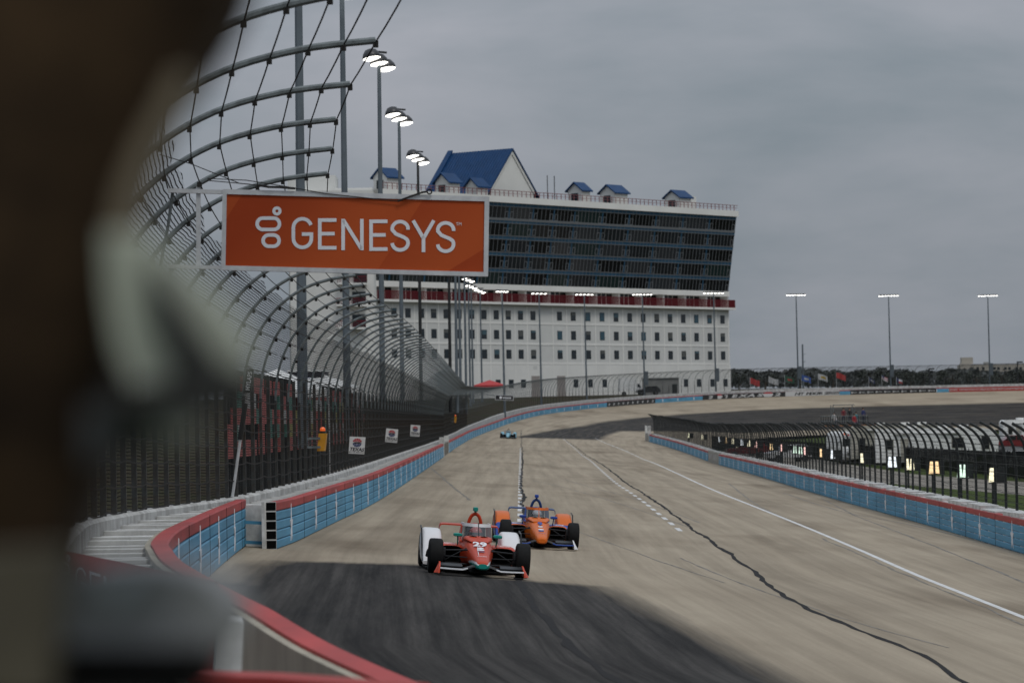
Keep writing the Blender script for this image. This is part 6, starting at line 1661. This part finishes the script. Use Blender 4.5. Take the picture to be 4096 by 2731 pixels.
TL = ['low round bush at the left of the far tree line', 'bush below the bright red flag', 'bush below the dark blue flag', 'bush right of the striped flag', 'bushy tree left of the middle far street lamp', 'small tree at the foot of the middle far street lamp', 'rounded tree left of the hotel tower', 'low tree before the hotel windows', 'largest dark tree in front of the hotel', 'dark tree at the right edge before the hotel', 'low bush beside the right end of the tall building', 'low wide bush under the blue flag']
for k, (px, dep, yb, yt, wx) in enumerate(TR): tree(TL[k], px, dep, yb, yt, wx, k + 3)
mb = MB(); rnd_ = random.Random(31)
for k in range(5200):
    px = 2925 + rnd_.random() * 1300; dep = rnd_.uniform(1350, 1500); c = P(px, 1545 - rnd_.random() ** .9 * (62 + 6 * math.sin(px * .02) + 4 * math.sin(px * .07)), dep); leaf_quad(mb, c, rnd_.uniform(.7, 1.5), rnd_)
o = mb.build('far_tree_line', mat('leaf_hazed', (.052, .057, .055), .9, var=.3, scale=.05)); tag(o, 'far wood, haze greyed into its leaves, running low along the horizon at the right', 'wood', kind='stuff')  # leaf colour lightened and greyed to stand in for haze

# ------------------------------------------------------------------ close foreground, far out of focus
fz = 2.0
def FPt(px, py, d=fz): return P(px, py, d)
o_ = FPt(200, 2731)
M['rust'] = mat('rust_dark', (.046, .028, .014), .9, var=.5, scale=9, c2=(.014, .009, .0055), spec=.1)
M['tan_lit_edge'] = mat('tan_lit_edge', (.17, .135, .09), .9, var=.2, scale=8)
M['clamp_grey'] = mat('clamp_grey', (.40, .42, .34), .7, metal=.0, var=.15, scale=10)
M['plate_grey'] = mat('plate_grey', (.25, .255, .255), .6, var=.3, scale=9)
fp = thing('fence_post', 'dark rusty steel post filling the left edge, close and out of focus', 'post', Matrix.Translation(o_))
def slab(pix, d0, d1, nm, m, bev=True, par=None):
    a = [FPt(x, y, d0) - o_ for x, y in pix]; b = [p + Vector((0, d1 - d0, 0)) for p in a]
    c = Vector((0, 0, 0))
    for v in a: c += v
    c /= len(a); a2 = [v.lerp(c, .05) + Vector((0, -.012, 0)) for v in a]
    mb = MB(); mb.loft([a2, a, b]); o = mb.build(nm, m, par or fp); auto_smooth(o, 50); return o
slab([(-400, -300), (1010, -300), (930, -30), (860, 120), (760, 270), (640, 430), (560, 600), (500, 800), (460, 1000), (440, 1300), (420, 1700), (330, 1950), (260, 2150), (190, 2500), (150, 3000), (-400, 3000)], fz + .02, fz + .14, 'post', M['rust'])
slab([(700, 290), (765, 290), (720, 420), (600, 640), (545, 860), (500, 1000), (430, 1000), (470, 780), (560, 560), (640, 420)], fz - .01, fz + .015, 'lit_flange', M['tan_lit_edge'])  # light along the post's edge put into this tan colour
slab([(420, 930), (560, 930), (610, 1130), (640, 1320), (700, 1430), (690, 1540), (540, 1550), (470, 1400), (430, 1150)], fz - .03, fz + .03, 'clamp_jaw', M['clamp_grey'])
slab([(520, 930), (640, 980), (790, 1120), (920, 1250), (985, 1390), (980, 1490), (890, 1460), (790, 1310), (670, 1120)], fz - .02, fz + .05, 'clamp_jaw', M['clamp_grey'])
slab([(590, 1060), (690, 1160), (790, 1310), (880, 1440), (955, 1500), (900, 1640), (700, 1660), (520, 1640), (400, 1700), (400, 1560), (560, 1560), (715, 1540), (715, 1420), (640, 1250)], fz - .045, fz + .06, 'clamp_body_shade', mat('clamp_dark', (.02, .02, .018), .8))  # dark clamp block, drawn out to paint the shade between the jaws
mb = MB(); c = FPt(700, 1690) - o_; mb.lathe([(.001, -.03), (.009, -.028), (.0125, -.02), (.0125, .03)], c, (0, 1, 0), 16); o = mb.build('bolt', mat('bolt_grey', (.42, .43, .44), .5), fp); auto_smooth(o)
slab([(330, 1620), (640, 1620), (640, 1780), (470, 1800), (330, 1850)], fz - .01, fz + .03, 'bolt_plate', mat('bolt_plate', (.05, .052, .055), .7))
slab([(-100, 2200), (260, 2180), (230, 2500), (200, 2800), (-100, 2800)], fz - .01, fz + .02, 'foot_flange', mat('foot_flange', (.085, .072, .048), .9, var=.3, scale=8))
pl_ = thing('grey_box', 'blurred grey metal box with a black underside at the lower left', 'box', Matrix.Translation(o_))
slab([(230, 2300), (470, 2255), (640, 2255), (830, 2290), (940, 2390), (950, 2500), (900, 2610), (230, 2600)], fz + .05, fz + .16, 'lid', M['plate_grey'], par=pl_)
slab([(430, 2330), (520, 2290), (560, 2290), (520, 2400), (440, 2420)], fz + .03, fz + .05, 'latch', mat('latch_grey', (.26, .285, .30), .5), par=pl_)
slab([(215, 2590), (860, 2585), (830, 2640), (780, 2800), (190, 2800)], fz + .03, fz + .18, 'base', M['black_hollow'], par=pl_)
# red banner on the near side of the barrier, lettered like the board
bt = [P(225, 2195, 31), P(880, 2320, 17.5), P(880, 2705, 17.5), P(225, 2345, 31)]; bo = bt[3]
bn = thing('wall_banner', 'red lettered banner behind the near barrier, lower left', 'banner', Matrix.Translation(bo))
mb = MB(); mb.add([v - bo for v in bt] + [v - bo + Vector((-.03, .03, 0)) for v in bt], [(0, 1, 2, 3), (7, 6, 5, 4)]); cl_b = mb.build('cloth', mat('banner_cloth_red', (.34, .016, .010), .6, var=.15, scale=2), bn)
def bmap(x, y):
    u = (x - 300) / 1800.0; v = (y - 230) / 420.0
    # even spacing along the cloth itself
    top = bt[0].lerp(bt[1], u); bot = bt[3].lerp(bt[2], u); q = top.lerp(bot, v); return q - bo + Vector((-.03, -.03, 0))
for nm, paths, w in GLY:
    mb = MB()
    for pts, cl2 in paths: stroke(mb, pts, w * .75, bmap, cl2)
    mb.build(nm, M['letter'], cl_b)
# white end block and red foot rail beside it
wb = thing('foam_end_block', 'white painted end block beside the near barrier, bottom left', 'block', Matrix.Translation(P(860, 2700, 16.5)))
q0 = P(860, 2700, 16.5); mb = MB(); q = [P(x, y, 16.5) - q0 for x, y in ((862, 2700), (965, 2700), (980, 2490), (885, 2480))]; bk_ = Vector((-.05, .5, 0))
mb.hexa([q[0], q[1], q[1] + bk_, q[0] + bk_, q[3], q[2], q[2] + bk_, q[3] + bk_]); mb.build('block', M['white_paint'], wb)
fr_ = thing('foot_rail', 'blurred red rail along the bottom edge below the near barrier', 'rail', Matrix.Translation(P(780, 2715, 14)))
mb = MB(); q0 = P(780, 2715, 14); mb.tube([P(780, 2712, 14) - q0, P(1100, 2722, 13) - q0, P(1700, 2770, 11.5) - q0], .035, 8); mb.build('rail', mat('rail_bright_red', (.42, .03, .02), .45), fr_)
